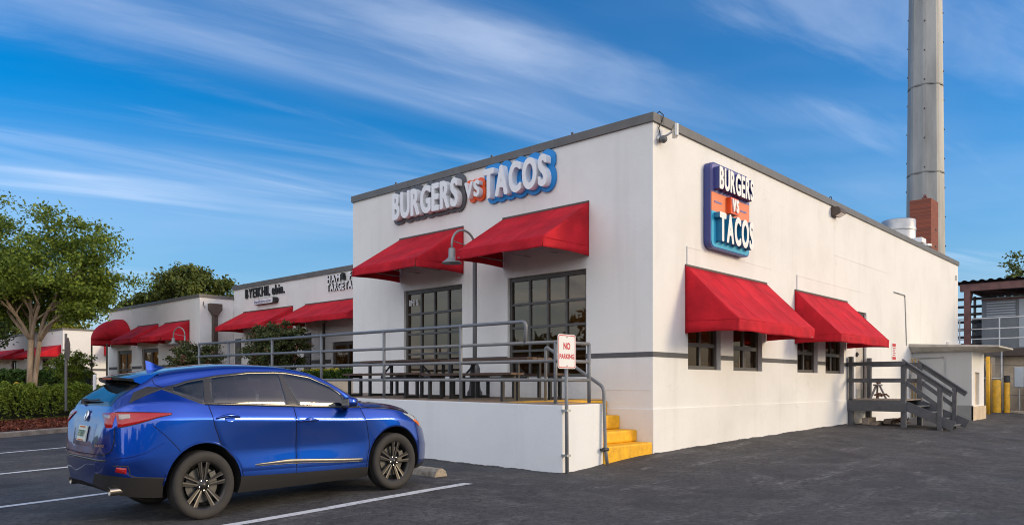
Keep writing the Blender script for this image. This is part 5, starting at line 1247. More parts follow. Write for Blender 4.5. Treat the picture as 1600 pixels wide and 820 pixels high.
# sign seen from behind, posts
RS = thing('road_sign', 'dark octagonal road sign seen from behind beside the hedge', 'sign', (-1.3, 23.0, 1))
b_ = at_ = CAM + FWD * 27 + Vector((FWD.y, -FWD.x, 0)) * ((103 - 800) / 1185 * 27)
MB().tube([(b_.x, b_.y, .5), (b_.x, b_.y, 3.25)], .045, 8).build('post', MT['pole'], RS)
m = MB(); ax = Vector((math.cos(R(140)), math.sin(R(140)), 0)).normalized(); vv = []
ax = (Vector((FWD.y, -FWD.x, 0)) * -.30 + FWD * .95).normalized()
for d in (0, .012):
    nrm_ = Vector((-ax.y, ax.x, 0)) * d
    for k in range(8):
        a = R(22.5 + 45 * k); p = Vector((b_.x, b_.y, 2.72)) + ax * math.cos(a) * .42 + Vector((0, 0, math.sin(a) * .42)) + nrm_ + rgt * .06; vv.append(p)
m.add(vv, [tuple(range(8)), tuple(range(15, 7, -1))] + [(i, i + 8, (i + 1) % 8 + 8, (i + 1) % 8) for i in range(8)]); m.build('sign_plate', MT['pole'], RS)
w_ = CAM + FWD * 26 + Vector((FWD.y, -FWD.x, 0)) * ((148 - 800) / 1185 * 26)
tag(MB().lathe([(.055, 0), (.055, .93), (.04, .96), (0, .97)], (w_.x, w_.y, .82), n=12).build('marker_post', MT['white'], None), 'short white marker post behind the front hedge', 'post')
y_ = CAM + FWD * 30 + Vector((FWD.y, -FWD.x, 0)) * ((26 - 800) / 1185 * 30)
FH = thing('fire_hydrant', 'yellow topped hydrant half hidden behind the front hedge', 'hydrant', (y_.x, y_.y, 1.2))
MB().lathe([(.12, 0), (.11, .12), (.10, .25), (.08, .31), (.03, .34), (0, .345)], (y_.x, y_.y, 1.2), n=14).build('bonnet', MT['bollard'], FH, smooth=True)
MB().lathe([(.0, -.16), (.05, -.15), (.05, .15), (0, .16)], (y_.x, y_.y, 1.3), axis='x', n=10).build('nozzle', MT['bollard'], FH, smooth=True)

# ================================================================== trees across the car park, behind the viewer; seen mirrored in paint and glass
def treeline(name, label, A, B, h, n, leaf, seed):
    r = np.random.default_rng(seed); A, B = np.array(A, float), np.array(B, float); Ln = np.linalg.norm(B - A); d = (B - A) / Ln; pn = np.array([-d[1], d[0]])
    u = r.uniform(0, Ln, n); top = h * (.72 + .18 * np.sin(u * .33 + seed) + .12 * np.sin(u * .9 + 2 * seed) + .06 * np.sin(u * 2.3))
    w = r.normal(size=n) * 1.6; z = top * r.uniform(0, 1, n) ** .7
    c = np.stack([A[0] + d[0] * u + pn[0] * w, A[1] + d[1] * u + pn[1] * w, z], 1)
    o = leaf_cloud(name, c, leaf, MT['leaf_dark'], None, up=.2); tag(o, label, 'trees', kind='stuff')
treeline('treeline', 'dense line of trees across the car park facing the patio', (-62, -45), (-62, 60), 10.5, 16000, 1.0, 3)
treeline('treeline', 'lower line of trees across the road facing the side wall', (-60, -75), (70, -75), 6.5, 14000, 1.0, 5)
# ================================================================== the blue car
CAR = thing('parked_car', 'blue crossover car parked nose in toward the patio wall', 'car', (-8.4926, 1.0675, .0), local=True)
CAR.rotation_euler = (0, -.032454, -.040855); CAR.scale = (.91, .91, .9956)
CM = {}
def carpaint():
    m = mat('blue_metallic_paint', (.004, .045, .36), .30, .93, spec=.5, coat=1.0); t = m.node_tree; b = t.nodes['Principled BSDF']
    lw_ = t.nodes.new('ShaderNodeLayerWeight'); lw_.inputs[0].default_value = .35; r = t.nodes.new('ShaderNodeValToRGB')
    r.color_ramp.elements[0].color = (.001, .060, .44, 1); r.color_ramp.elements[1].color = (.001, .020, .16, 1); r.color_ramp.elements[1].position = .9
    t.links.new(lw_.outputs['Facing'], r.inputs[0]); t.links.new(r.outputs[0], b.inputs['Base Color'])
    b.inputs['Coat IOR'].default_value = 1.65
    n = t.nodes.new('ShaderNodeTexNoise'); n.inputs['Scale'].default_value = 900; bp = t.nodes.new('ShaderNodeBump'); bp.inputs['Strength'].default_value = .015; co = t.nodes.new('ShaderNodeTexCoord')
    t.links.new(co.outputs['Object'], n.inputs['Vector']); t.links.new(n.outputs[0], bp.inputs['Height']); t.links.new(bp.outputs[0], b.inputs['Normal'])
    return m
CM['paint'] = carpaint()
CM['clad'] = mat('black_cladding', (.022, .021, .021), .55, bump=.1, bscale=300)
CM['gloss'] = mat('gloss_black_trim', (.035, .033, .032), .12, spec=.6)
CM['tint'] = glass('tinted_glass', (.16, .15, .14), .05, .03)
CM['clear'] = glass('car_window_glass', (.72, .80, .73), .05, .03)
CM['rearglass'] = mat('rear_glass', (.010, .012, .016), .05, spec=.45)
CM['under'] = mat('underbody', (.008, .008, .008), .9)
CM['tyre'] = mat('tyre_rubber', (.024, .022, .021), .75, var=.25, vscale=12, vcol=(.035, .030, .027))
CM['rim'] = mat('grey_alloy', (.055, .052, .050), .35, .7)
CM['rim_hi'] = mat('machined_alloy', (.20, .19, .185), .32, .85)
CM['chrome'] = mat('chrome', (.72, .71, .69), .12, 1.)
CM['steel'] = mat('exhaust_steel', (.34, .31, .27), .25, 1.)
CM['trim'] = mat('satin_trim', (.22, .21, .20), .3, .8)
CM['red'] = mat('tail_red', (.34, .005, .008), .12, spec=.6, coat=.4, emit=(.5, .01, .01), estr=.0)
CM['tailclear'] = mat('tail_clear', (.34, .31, .30), .15, .2, spec=.7)
CM['amber'] = mat('amber_lens', (.75, .16, .02), .12, spec=.7)
CM['lamp'] = mat('headlamp_lens', (.50, .52, .54), .1, .3, spec=.8)
CM['plate'] = mat('plate_white', (.62, .66, .58), .5)
CM['plate_text'] = mat('plate_green', (.04, .12, .06), .6)
CM['disc'] = mat('brake_disc', (.12, .12, .12), .4, .8)
CM['seam'] = mat('panel_gap', (.004, .004, .006), .9)

def pchip(tab):
    xs_ = np.array([a for a, _ in tab], float); ys_ = np.array([b for _, b in tab], float); h = np.diff(xs_); d = np.diff(ys_) / h; m = np.zeros(len(xs_))
    for i in range(1, len(xs_) - 1):
        if d[i - 1] * d[i] > 0: w1, w2 = 2 * h[i] + h[i - 1], h[i] + 2 * h[i - 1]; m[i] = (w1 + w2) / (w1 / d[i - 1] + w2 / d[i])
    m[0], m[-1] = d[0], d[-1]
    def f(x):
        x = np.clip(x, xs_[0], xs_[-1]); i = np.clip(np.searchsorted(xs_, x) - 1, 0, len(h) - 1); t = (x - xs_[i]) / h[i]
        return (2 * t ** 3 - 3 * t ** 2 + 1) * ys_[i] + (t ** 3 - 2 * t ** 2 + t) * h[i] * m[i] + (-2 * t ** 3 + 3 * t ** 2) * ys_[i + 1] + (t ** 3 - t ** 2) * h[i] * m[i + 1]
    return f
T_ = {
 'y1': [(-1.05, .40), (-.98, .62), (-.85, .74), (-.5, .82), (.5, .85), (2.2, .85), (2.75, .84), (3.2, .77), (3.5, .60), (3.70, .30)],
 'z1': [(-1.05, .46), (-.9, .36), (-.5, .29), (.45, .23), (2.3, .21), (3.2, .215), (3.55, .25), (3.7, .34)],
 'y2': [(-1.05, .50), (-1.01, .66), (-.95, .76), (-.85, .84), (-.65, .90), (-.4, .928), (.5, .924), (2.2, .924), (2.75, .930), (3.15, .885), (3.42, .73), (3.6, .54), (3.70, .36)],
 'z2': [(-1.05, .58), (-.8, .535), (-.4, .49), (.45, .42), (1.2, .382), (2.25, .345), (2.75, .33), (3.2, .29), (3.6, .33), (3.7, .40)],
 'y3': [(-1.05, .53), (-1.01, .70), (-.95, .80), (-.85, .875), (-.65, .925), (-.3, .942), (.5, .918), (1.5, .910), (2.2, .922), (2.75, .950), (3.15, .905), (3.42, .755), (3.6, .565), (3.70, .39)],
 'z3': [(-1.05, .68), (-.5, .72), (.5, .70), (2.3, .66), (3.2, .60), (3.7, .48)],
 'y4': [(-1.05, .50), (-1.01, .66), (-.95, .765), (-.85, .845), (-.65, .905), (-.3, .938), (.5, .942), (1.5, .940), (2.3, .940), (2.75, .940), (3.15, .87), (3.42, .71), (3.6, .52), (3.70, .35)],
 'z4': [(-1.05, .735), (-1.02, .88), (-.96, 1.02), (-.85, 1.09), (-.6, 1.11), (-.2, 1.095), (.5, 1.055), (1.5, .99), (2.3, .945), (2.75, .925), (3.15, .85), (3.45, .73), (3.7, .53)],
 'y5': [(-1.05, .46), (-1.02, .585), (-.96, .70), (-.88, .76), (-.7, .82), (-.4, .85), (.1, .868), (1.1, .868), (2.0, .862), (2.35, .872), (2.75, .878), (3.15, .80), (3.42, .63), (3.6, .46), (3.7, .30)],
 'z5': [(-1.05, .75), (-1.02, .94), (-.96, 1.12), (-.88, 1.225), (-.7, 1.275), (-.4, 1.285), (.1, 1.232), (1.13, 1.16), (2.0, 1.102), (2.35, 1.08), (2.75, 1.045), (3.15, .955), (3.42, .845), (3.6, .72), (3.7, .56)],
 'y6': [(-1.05, .38), (-1.0, .52), (-.94, .61), (-.88, .65), (-.7, .675), (-.4, .685), (.3, .685), (1.1, .685), (1.6, .70), (2.0, .765), (2.2, .79), (2.5, .76), (2.75, .75), (3.15, .68), (3.42, .52), (3.6, .36), (3.7, .22)],
 'z6': [(-1.05, .755), (-1.0, 1.0), (-.94, 1.17), (-.88, 1.27), (-.7, 1.375), (-.5, 1.435), (-.32, 1.46), (-.08, 1.503), (.27, 1.551), (.68, 1.585), (1.03, 1.583), (1.2, 1.572), (1.53, 1.515), (1.82, 1.397), (2.02, 1.262), (2.14, 1.16), (2.35, 1.10), (2.75, 1.07), (3.15, .985), (3.42, .87), (3.6, .74), (3.7, .57)],
 'y7': [(-1.05, .20), (-.94, .48), (-.88, .56), (-.7, .57), (-.5, .575), (.3, .575), (1.1, .575), (1.6, .60), (2.0, .67), (2.2, .70), (2.5, .62), (2.75, .58), (3.15, .50), (3.42, .36), (3.6, .22), (3.7, .12)],
 'z7': [(-1.05, .758), (-.94, 1.18), (-.88, 1.28), (-.7, 1.415), (-.5, 1.515), (-.38, 1.575), (.05, 1.632), (.5, 1.655), (1.04, 1.638), (1.31, 1.603), (1.6, 1.536), (1.89, 1.412), (2.14, 1.275), (2.3, 1.175), (2.5, 1.145), (2.82, 1.115), (3.17, 1.045), (3.4, .95), (3.6, .80), (3.7, .58)],
 'zc': [(-1.05, .76), (-1.02, .90), (-.99, 1.02), (-.955, 1.15), (-.90, 1.255), (-.86, 1.30), (-.62, 1.47), (-.45, 1.575), (-.35, 1.608), (.05, 1.66), (.5, 1.685), (1.04, 1.668), (1.31, 1.635), (1.6, 1.572), (1.89, 1.453), (2.14, 1.315), (2.34, 1.20), (2.5, 1.172), (2.82, 1.140), (3.17, 1.07), (3.4, .975), (3.55, .87), (3.64, .76), (3.7, .60)],
}
TF = {k: pchip(v) for k, v in T_.items()}
NX = 190; xs_c = np.concatenate([-1.05 + .25 * (np.linspace(0, 1, 40) ** 1.6), np.linspace(-.79, 3.35, 120), 3.70 - .34 * (np.linspace(1, 0, 36) ** 1.5)])
def section(x):
    k = [(0., float(TF['z1'](x)) + .01)] + [(float(TF['y%d' % i](x)), float(TF['z%d' % i](x))) for i in range(1, 8)] + [(0., float(TF['zc'](x)))]
    pts = [k[0]]; K = np.array(k[1:]); K = np.vstack([K, [-K[-2][0], K[-2][1]]])       # mirror point past the centre line
    sub = [4, 8, 10, 8, 8, 5, 9]; tens = [.15, .5, .6, .18, .25, .55, .8]
    for i in range(len(K) - 2):
        p0, p1, p2, p3 = K[max(i - 1, 0)], K[i], K[i + 1], K[i + 2] if i + 2 < len(K) else K[i + 1]
        m1, m2 = (p2 - p0) * .5 * tens[i], (p3 - p1) * .5 * tens[min(i + 1, 6)]
        if i == len(K) - 3: m2 = np.array([-(p1[0]) * .9, 0.])
        for s in range(sub[i]):
            t = s / sub[i]; pts.append(tuple((2 * t ** 3 - 3 * t ** 2 + 1) * p1 + (t ** 3 - 2 * t ** 2 + t) * m1 + (-2 * t ** 3 + 3 * t ** 2) * p2 + (t ** 3 - t ** 2) * m2))
    pts.append(tuple(K[-2])); return pts
secs = [section(x) for x in xs_c]; HP = len(secs[0])
V, Fc, Mi = [], [], []
ring = 2 * HP - 2
for x, s in zip(xs_c, secs):
    for y, z in s: V.append((x, -y, z))
    for y, z in s[-2:0:-1]: V.append((x, y, z))
for i in range(len(xs_c) - 1):
    for j in range(ring):
        Fc.append((i * ring + j, i * ring + (j + 1) % ring, (i + 1) * ring + (j + 1) % ring, (i + 1) * ring + j))
        jj = min(j, ring - 1 - j); Mi.append(2 if jj < 1 else (1 if jj < 5 else 0))
Fc += [tuple(range(ring))[::-1], tuple(range((len(xs_c) - 1) * ring, len(xs_c) * ring))]; Mi += [0, 0]
bme = bpy.data.meshes.new('body'); bme.from_pydata(V, [], Fc); bme.polygons.foreach_set('material_index', Mi)
bb = bmesh.new(); bb.from_mesh(bme); bmesh.ops.recalc_face_normals(bb, faces=bb.faces); BVH = BVHTree.FromBMesh(bb); bb.to_mesh(bme); bb.free()
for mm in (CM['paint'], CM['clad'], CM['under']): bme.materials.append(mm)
body = bpy.data.objects.new('body', bme); COL.objects.link(body)
# wheel arches cut out
AR = .455
for ax_x in (0, 2.75):
    for sgn in (-1, 1):
        m = MB(); m.lathe([(0, .36 * sgn), (AR * .98, .36 * sgn), (AR, .80 * sgn), (AR * 1.005, 1.2 * sgn), (0, 1.2 * sgn)], (ax_x, 0, .375), axis='y', n=64)
        cm_ = m.mesh('cutter'); cm_.materials.append(CM['under']); co_ = bpy.data.objects.new('cutter', cm_); COL.objects.link(co_)
        md = body.modifiers.new('b', 'BOOLEAN'); md.operation = 'DIFFERENCE'; md.object = co_; md.solver = 'EXACT'; md.material_mode = 'TRANSFER'
        bpy.context.view_layer.update(); nm_ = bpy.data.meshes.new_from_object(body.evaluated_get(bpy.context.evaluated_depsgraph_get()))
        body.modifiers.clear(); body.data = nm_; bpy.data.objects.remove(co_)
cut_top = [(-.20, 1.455), (-.08, 1.486), (.134, 1.516), (.27, 1.536), (.68, 1.568), (1.03, 1.566), (1.2, 1.555), (1.53, 1.498), (1.82, 1.376), (2.0, 1.245), (2.06, 1.165)]
cut_bot = [(2.06, 1.118), (2.0, 1.120), (1.6, 1.146), (1.13, 1.178), (.6, 1.215), (.11, 1.248), (.03, 1.252), (-.16, 1.336)]
m = MB(); m.prism(cut_top + cut_bot, -1.2, 1.2, 'y'); cm_ = m.mesh('cutter'); CM['cabin'] = mat('cabin_trim', (.030, .029, .029), .8); cm_.materials.append(CM['cabin']); co_ = bpy.data.objects.new('cutter', cm_); COL.objects.link(co_)
md = body.modifiers.new('b', 'BOOLEAN'); md.operation = 'DIFFERENCE'; md.object = co_; md.solver = 'EXACT'; md.material_mode = 'TRANSFER'
bpy.context.view_layer.update(); nm_ = bpy.data.meshes.new_from_object(body.evaluated_get(bpy.context.evaluated_depsgraph_get())); body.modifiers.clear(); body.data = nm_; bpy.data.objects.remove(co_)
body.data.polygons.foreach_set('use_smooth', [True] * len(body.data.polygons))
b2 = bmesh.new(); b2.from_mesh(body.data)
for e in b2.edges:
    if len(e.link_faces) == 2 and (e.calc_face_angle(0) > R(38) or e.link_faces[0].material_index != e.link_faces[1].material_index): e.smooth = False
b2.to_mesh(body.data); b2.free()
body.data.name = 'body'; body.name = 'body'; body.parent = CAR

def hit(o, d):
    r = BVH.ray_cast(Vector(o), Vector(d)); return r[0], r[1]
def on_side(x, z, s=-1):
    p, n = hit((x, 3 * s, z), (0, -s, 0))
    if p is None: p, n = hit((x, 3 * s, z - .02), (0, -s, 0))
    if p is None: return Vector((x, .6 * s, z)), Vector((0, s, 0))
    return p, n if n.y * s > 0 else -n
def on_rear(y, z):
    p, n = hit((-3, y, z), (1, 0, 0)); 
    if p is None: return Vector((-.9, y, z)), Vector((-1, 0, 0))
    return p, n if n.x < 0 else -n
def on_top(x, y):
    p, n = hit((x, y, 4), (0, 0, -1)); return (p, n if n.z > 0 else -n) if p else (Vector((x, y, 1.2)), Vector((0, 0, 1)))
def resample(pl, n):
    P = np.array(pl, float); d = np.r_[0, np.cumsum(np.linalg.norm(np.diff(P, axis=0), axis=1))]; t = np.linspace(0, d[-1], n); return np.stack([np.interp(t, d, P[:, k]) for k in range(P.shape[1])], 1)
def patch(name, A, B, mt, parent, proj, off=.004, nu=40, nv=12, thick=0.):
    """sheet between two plane curves laid on the body; edges folded down onto it"""
    a, b = resample(A, nu), resample(B, nu); v, f = [], []
    for i in range(nu):
        for j in range(nv):
            q = a[i] + (b[i] - a[i]) * j / (nv - 1); p, n = proj(*q); edge = i in (0, nu - 1) or j in (0, nv - 1)
            v.append(p + n * (off if not edge else off * .25))
    f = [(i * nv + j, (i + 1) * nv + j, (i + 1) * nv + j + 1, i * nv + j + 1) for i in range(nu - 1) for j in range(nv - 1)]
    me = bpy.data.meshes.new(name); me.from_pydata(v, [], f); b_2 = bmesh.new(); b_2.from_mesh(me); b_2.normal_update()
    c = b_2.faces[:][len(b_2.faces) // 2] if b_2.faces.ensure_lookup_table() is None else None
    _, n0 = proj(*((a[nu // 2] + b[nu // 2]) / 2))
    if sum(fa.normal.dot(n0) for fa in b_2.faces) < 0: bmesh.ops.reverse_faces(b_2, faces=b_2.faces)
    b_2.to_mesh(me); b_2.free(); return link(name, me, mt, parent, smooth=True)
def seamline(name, pts, proj, parent, r=.004, mt=None, off=.002, n=24):
    P = [p + nn * off for p, nn in (proj(*q) for q in resample(pts, n))]; return MB().tube(P, r, 5).build(name, mt or CM['seam'], parent)
for s in (-1, 1):
    sd = (lambda x, z, s=s: on_side(x, z, s))
    # glasshouse: gloss black surround, three panes
    top = [(-.36, 1.43), (-.2, 1.462), (-.08, 1.496), (.134, 1.526), (.27, 1.546), (.68, 1.578), (1.03, 1.576), (1.2, 1.565), (1.53, 1.508), (1.82, 1.388), (2.02, 1.25), (2.10, 1.155)]
    bot = [(-.38, 1.415), (-.27, 1.37), (-.16, 1.322), (.03, 1.242), (.11, 1.238), (.6, 1.205), (1.13, 1.168), (1.6, 1.136), (2.0, 1.11), (2.11, 1.105)]
    # match by x so that rows stand nearly upright
    def yat(pl, x): P = np.array(pl); return float(np.interp(x, P[:, 0], P[:, 1]))
    gx_ = np.linspace(-.375, 2.10, 70)
    for nm, A_s, B_s in (('upper_trim', [(x, yat(top, x) - .022) for x in gx_[2:-3]], [(x, yat(top, x) + .003) for x in gx_[2:-3]]), ('lower_trim', [(x, yat(bot, x) - .003) for x in gx_], [(x, yat(bot, x) + .020) for x in gx_])):
        patch(nm, A_s, B_s, CM['gloss'], CAR, sd, .006, 90, 4)
    for xa, xb, xc, xd in ((-.378, -.25, -.372, -.22), (.045, .155, .105, .205), (1.115, 1.315, 1.085, 1.145), (2.015, 2.11, 1.955, 2.085)):
        patch('pillar_trim', [(xa, yat(bot, xa) - .002), (xc, max(yat(top, xc), yat(bot, xc) + .01))], [(xb, yat(bot, xb) - .002), (xd, max(yat(top, xd), yat(bot, xd) + .01))], CM['gloss'], CAR, sd, .007, 12, 8)
    def pane(nm, xl, xr, mt, m=.016, tl=0., tr=0.):
        g = np.linspace(xl, xr, 40); lo_ = [(x, yat(bot, x) + m * 1.1) for x in g]; hi_ = [(x + tl * (1 - (x - xl) / (xr - xl)) + tr * (x - xl) / (xr - xl),) for x in g]
        hi_ = [(q[0], max(yat(top, q[0]) - m * 1.4, yat(bot, q[0]) + m * 1.3)) for q in hi_]
        return patch(nm, lo_, hi_, mt, CAR, sd, .011, 44, 10)
    pane('quarter_window', -.27, .06, CM['tint'], .014, 0, .06); pane('door_window', .14, 1.13, CM['tint'], .014, .05, -.03)
    pane('door_window', 1.30, 2.03, CM['clear'], .014, -.17, -.06)
    # doors
    rl = [(.47, .47), (.40, .60), (.30, .70), (.21, .808), (.14, 1.0), (.10, 1.225)]; rt = [(1.195, .44), (1.20, .8), (1.205, 1.0), (1.205, 1.15)]
    d1 = patch('rear_door', rl, rt, CM['paint'], CAR, sd, .005, 30, 34)
    fl_ = [(1.21, .435), (1.215, .8), (1.218, 1.0), (1.22, 1.148)]; ft = [(2.275, .40), (2.325, .62), (2.29, .85), (2.225, 1.085)]
    d2 = patch('front_door', fl_, ft, CM['paint'], CAR, sd, .005, 30, 34)
    seamline('door_gap', [(.485, .42)] + rl, sd, CAR); seamline('door_gap', [(1.20, .375), (1.207, .8), (1.212, 1.16)], sd, CAR); seamline('door_gap', [(2.26, .35)] + ft, sd, CAR)
    for dr, (ha, hb, hz) in ((d1, (.16, .45, 1.080)), (d2, (1.235, 1.52, .986))):
        P = [on_side(x, hz + .012 * math.sin((x - ha) / (hb - ha) * 3.14) - .018 * (x - ha), s) for x in np.linspace(ha, hb, 12)]
        MB().tube([p + n * (.010 + .030 * math.sin(math.pi * i / 11) ** .5) for i, (p, n) in enumerate(P)], [.010 + .008 * math.sin(math.pi * i / 11) for i in range(12)], 8).build('handle', CM['paint'], dr, smooth=True)
        c, n = on_side((ha + hb) / 2 + .02, hz - .004, s); MB().lathe([(0, .0), (.05, .001), (.058, .004)], (0, 0, 0), n=18).build('handle_recess', CM['paint'], dr).matrix_local = Matrix.Translation(c + n * .0065) @ n.to_track_quat('Z', 'Y').to_matrix().to_4x4() @ Matrix.Diagonal((1.1, .8, -.3, 1))
    # lower trim blade, cladding gap, belt line, arch lip
    patch('door_trim', [(.625, .527), (1.18, .505), (1.9, .448), (2.21, .432)], [(.64, .54), (1.10, .556), (1.9, .488), (2.215, .462)], CM['trim'], CAR, sd, .016, 40, 6)
    patch('door_trim', [(.63, .512), (1.18, .488), (1.9, .434), (2.21, .418)], [(.63, .526), (1.18, .504), (1.9, .447), (2.21, .431)], CM['gloss'], CAR, sd, .014, 40, 4)
    seamline('belt_trim', [(x, yat(bot, x) - .004) for x in np.linspace(.06, 2.05, 20)], sd, CAR, .007, CM['gloss'], .006)
    for ax_x in (0, 2.75):
        a0 = (-8 if ax_x else 8)
        pts = [(ax_x + (AR + .006) * math.cos(R(t)), .375 + (AR + .006) * math.sin(R(t))) for t in np.linspace(6, 174, 40)]
        seamline('arch_lip', pts, sd, CAR, .012, CM['paint'], -.002, 50)
    # tail lamp, side half: sweeps to a point along the quarter panel
    A_ = [(-.345, 1.150), (-.50, 1.128), (-.70, 1.080), (-.85, 1.052), (-.895, 1.046)]; B_ = [(-.342, 1.163), (-.50, 1.178), (-.70, 1.192), (-.85, 1.200), (-.895, 1.201)]
    tl_ = patch('tail_lamp', A_, B_, CM['red'], CAR, sd, .014, 30, 10)
    patch('clear_lens', [(-.765, 1.125), (-.885, 1.105)], [(-.755, 1.182), (-.885, 1.187)], CM['tailclear'], tl_, sd, .018, 8, 6)
    seamline('lamp_edge', A_, sd, CAR, .005, CM['gloss'], .004); seamline('lamp_edge', B_, sd, CAR, .005, CM['gloss'], .004)
    # head lamp
    hl = patch('head_lamp', [(2.99, .965), (3.1, .915), (3.24, .84), (3.34, .77)], [(2.95, .985), (3.1, .968), (3.27, .90), (3.40, .82)], CM['lamp'], CAR, sd, .010, 20, 8)
    patch('side_marker', [(3.15, .878), (3.30, .79)], [(3.17, .905), (3.335, .815)], CM['amber'], hl, sd, .014, 8, 5)
    # quarter panel and fuel-side gaps
    seamline('panel_gap', [(-.56, 1.055), (-.42, .93), (-.30, .80), (-.27, .76)], sd, CAR, .003)
    seamline('panel_gap', [(-.36, 1.43), (-.44, 1.47), (-.45, 1.52)], sd, CAR, .003)
    # fog reflector on the bumper corner, bumper crease
    patch('reflector', [(-.835, .575), (-.93, .60)], [(-.835, .635), (-.925, .650)], CM['red'], CAR, sd, .012, 10, 6)
    seamline('bumper_crease', [(-.45, .86), (-.60, .79), (-.78, .745), (-.93, .735)], sd, CAR, .010, CM['paint'], -.003)
    seamline('clad_edge', [(-.46, .50), (-.75, .535), (-.80, .56), (-.82, .655), (-.95, .665)], sd, CAR, .006, CM['clad'], .002)
    # door mirror
    y0 = -1.0 * s * -1
    m = MB(); 
    for i, (cxm, hy, hz2) in enumerate(((1.90, .085, .05), (1.925, .105, .068), (1.98, .105, .066), (2.04, .085, .05), (2.075, .03, .02))):
        for k in range(14): a = 2 * math.pi * k / 14; ca, sa = math.cos(a), math.sin(a); m.v.append((cxm, s * 1.015 + hy * math.copysign(abs(ca) ** .6, ca), 1.178 + hz2 * math.copysign(abs(sa) ** .6, sa)))
    m.f += [(i * 14 + k, i * 14 + (k + 1) % 14, (i + 1) * 14 + (k + 1) % 14, (i + 1) * 14 + k) for i in range(4) for k in range(14)] + [tuple(range(14)), tuple(range(56, 70))]; m.m += [0] * (len(m.f))
    mi_ = m.build('door_mirror', CM['paint'], CAR, auto=50)
    MB().bar((2.0, s * .86, 1.125), (1.98, s * .97, 1.135), .07, .05).build('mirror_arm', CM['gloss'], mi_)
    MB().box(1.893, 1.899, s * 1.015 - .085, s * 1.015 + .085, 1.135, 1.222).build('mirror_glass', CM['chrome'], mi_); MB().box(1.90, 2.06, s * 1.015 - .09, s * 1.015 + .09, 1.11, 1.128).build('mirror_base', CM['gloss'], mi_)
# cabin seen through the glass
CM['seat'] = mat('seat_leather', (.055, .052, .050), .55)
for x, y, zt2 in ((1.18, -.37, 1.36), (1.18, .37, 1.36), (.30, -.38, 1.33), (.30, .38, 1.33)):
    st_ = MB().box(x - .10, x + .04, y - .23, y + .23, 1.10, zt2).build('seat', CM['seat'], CAR, bevel=.05)
    MB().box(x - .11, x - .02, y - .13, y + .13, zt2 + .02, zt2 + .17).build('headrest', CM['seat'], st_, bevel=.035)
MB().box(1.72, 2.05, -.66, .66, 1.10, 1.165).build('dashboard', CM['seat'], CAR, bevel=.02)
sw = [(1.60 + .05 * math.sin(t), .37 + .18 * math.cos(t), 1.19 + .17 * math.sin(t)) for t in np.linspace(0, 2 * math.pi, 25)]
MB().tube(sw, .016, 6, cap=False).build('steering_wheel', CM['clad'], CAR, smooth=True)
MB().box(1.66, 1.70, -.11, .11, 1.44, 1.50).build('rear_view_mirror', CM['clad'], CAR, bevel=.01)
# rear: glass, tailgate gap, lamps, plate, badge, bumper
rg2 = np.linspace(-.58, .58, 24)
patch('rear_glass', [(y, 1.275 - .03 * (y / .6) ** 2 * 0 + .0) for y in rg2], [(y * .93, 1.485 - .03 * (y / .6) ** 2) for y in rg2], CM['rearglass'], CAR, on_rear, .008, 30, 14)
patch('rear_surround', [(y, 1.258) for y in np.linspace(-.635, .635, 24)], [(y * .95, 1.505 - .03 * (y / .6) ** 2) for y in np.linspace(-.635, .635, 24)], CM['gloss'], CAR, on_rear, .005, 30, 12)
for s in (-1, 1): patch('pillar_trim', [(-.365, 1.418), (-.55, 1.362), (-.76, 1.285)], [(-.37, 1.436), (-.52, 1.448), (-.67, 1.392)], CM['gloss'], CAR, (lambda x, z, s=s: on_side(x, z, s)), .006, 24, 6)
patch('rear_trim', [(y, 1.262) for y in np.linspace(-.60, .60, 24)], [(y, 1.276) for y in np.linspace(-.60, .60, 24)], CM['gloss'], CAR, on_rear, .005, 30, 4)
for s in (-1, 1):
    seamline('tailgate_gap', [(s * .80, 1.04), (s * .80, .90), (s * .78, .80), (s * .70, .775), (0, .765)], on_rear, CAR, .005)
    rl2 = patch('tail_lamp', [(s * .60, 1.135), (s * .66, 1.09), (s * .70, 1.045), (s * .775, 1.045)], [(s * .46, 1.185), (s * .56, 1.192), (s * .68, 1.198), (s * .775, 1.20)], CM['red'], CAR, on_rear, .012, 16, 8)
    patch('clear_lens', [(s * .56, 1.145), (s * .75, 1.115)], [(s * .52, 1.176), (s * .75, 1.182)], CM['tailclear'], rl2, on_rear, .016, 8, 5)
    MB().tube([(-.80, s * .72, .40), (-.97, s * .72, .40)], .046, 20, cap=False).lathe([(.046, 0), (.050, -.006), (.041, -.004), (.040, .05)], (-.97, s * .72, .40), axis='x', n=20).build('exhaust_tip', CM['steel'], CAR, smooth=True)
    MB().lathe([(0, 0), (.042, .0)], (-.93, s * .72, .40), axis='x', n=20).build('exhaust_bore', CM['under'], CAR)
def rearbox(name, y0, y1, z0, z1, d, mt, parent=CAR, off=.003):
    P = [on_rear(y, z) for y, z in ((y0, z0), (y1, z0), (y1, z1), (y0, z1))]; v = [p + n * off for p, n in P] + [p + n * (off + d) for p, n in P]
    return MB().add(v, [(0, 1, 2, 3), (4, 5, 6, 7), (0, 1, 5, 4), (1, 2, 6, 5), (2, 3, 7, 6), (3, 0, 4, 7)]).build(name, mt, parent)
patch('plate_recess', [(y, .84) for y in np.linspace(-.34, .34, 12)], [(y, 1.075) for y in np.linspace(-.40, .40, 12)], CM['paint'], CAR, on_rear, .004, 20, 8)
lp = rearbox('licence_plate', -.155, .155, .885, 1.045, .012, CM['plate'], off=.012)
c_, n_r = on_rear(0, .965); e1 = Vector((0, -1, 0)); up_ = (Vector((0, 0, 1)) - n_r * n_r.z).normalized()
flat_text('plate_characters', 'S70BBY', CM['plate_text'], lp, c_ + n_r * .030 + Vector((0, .125, 0)) - up_ * .035, e1, up_, .07, .25, .02)
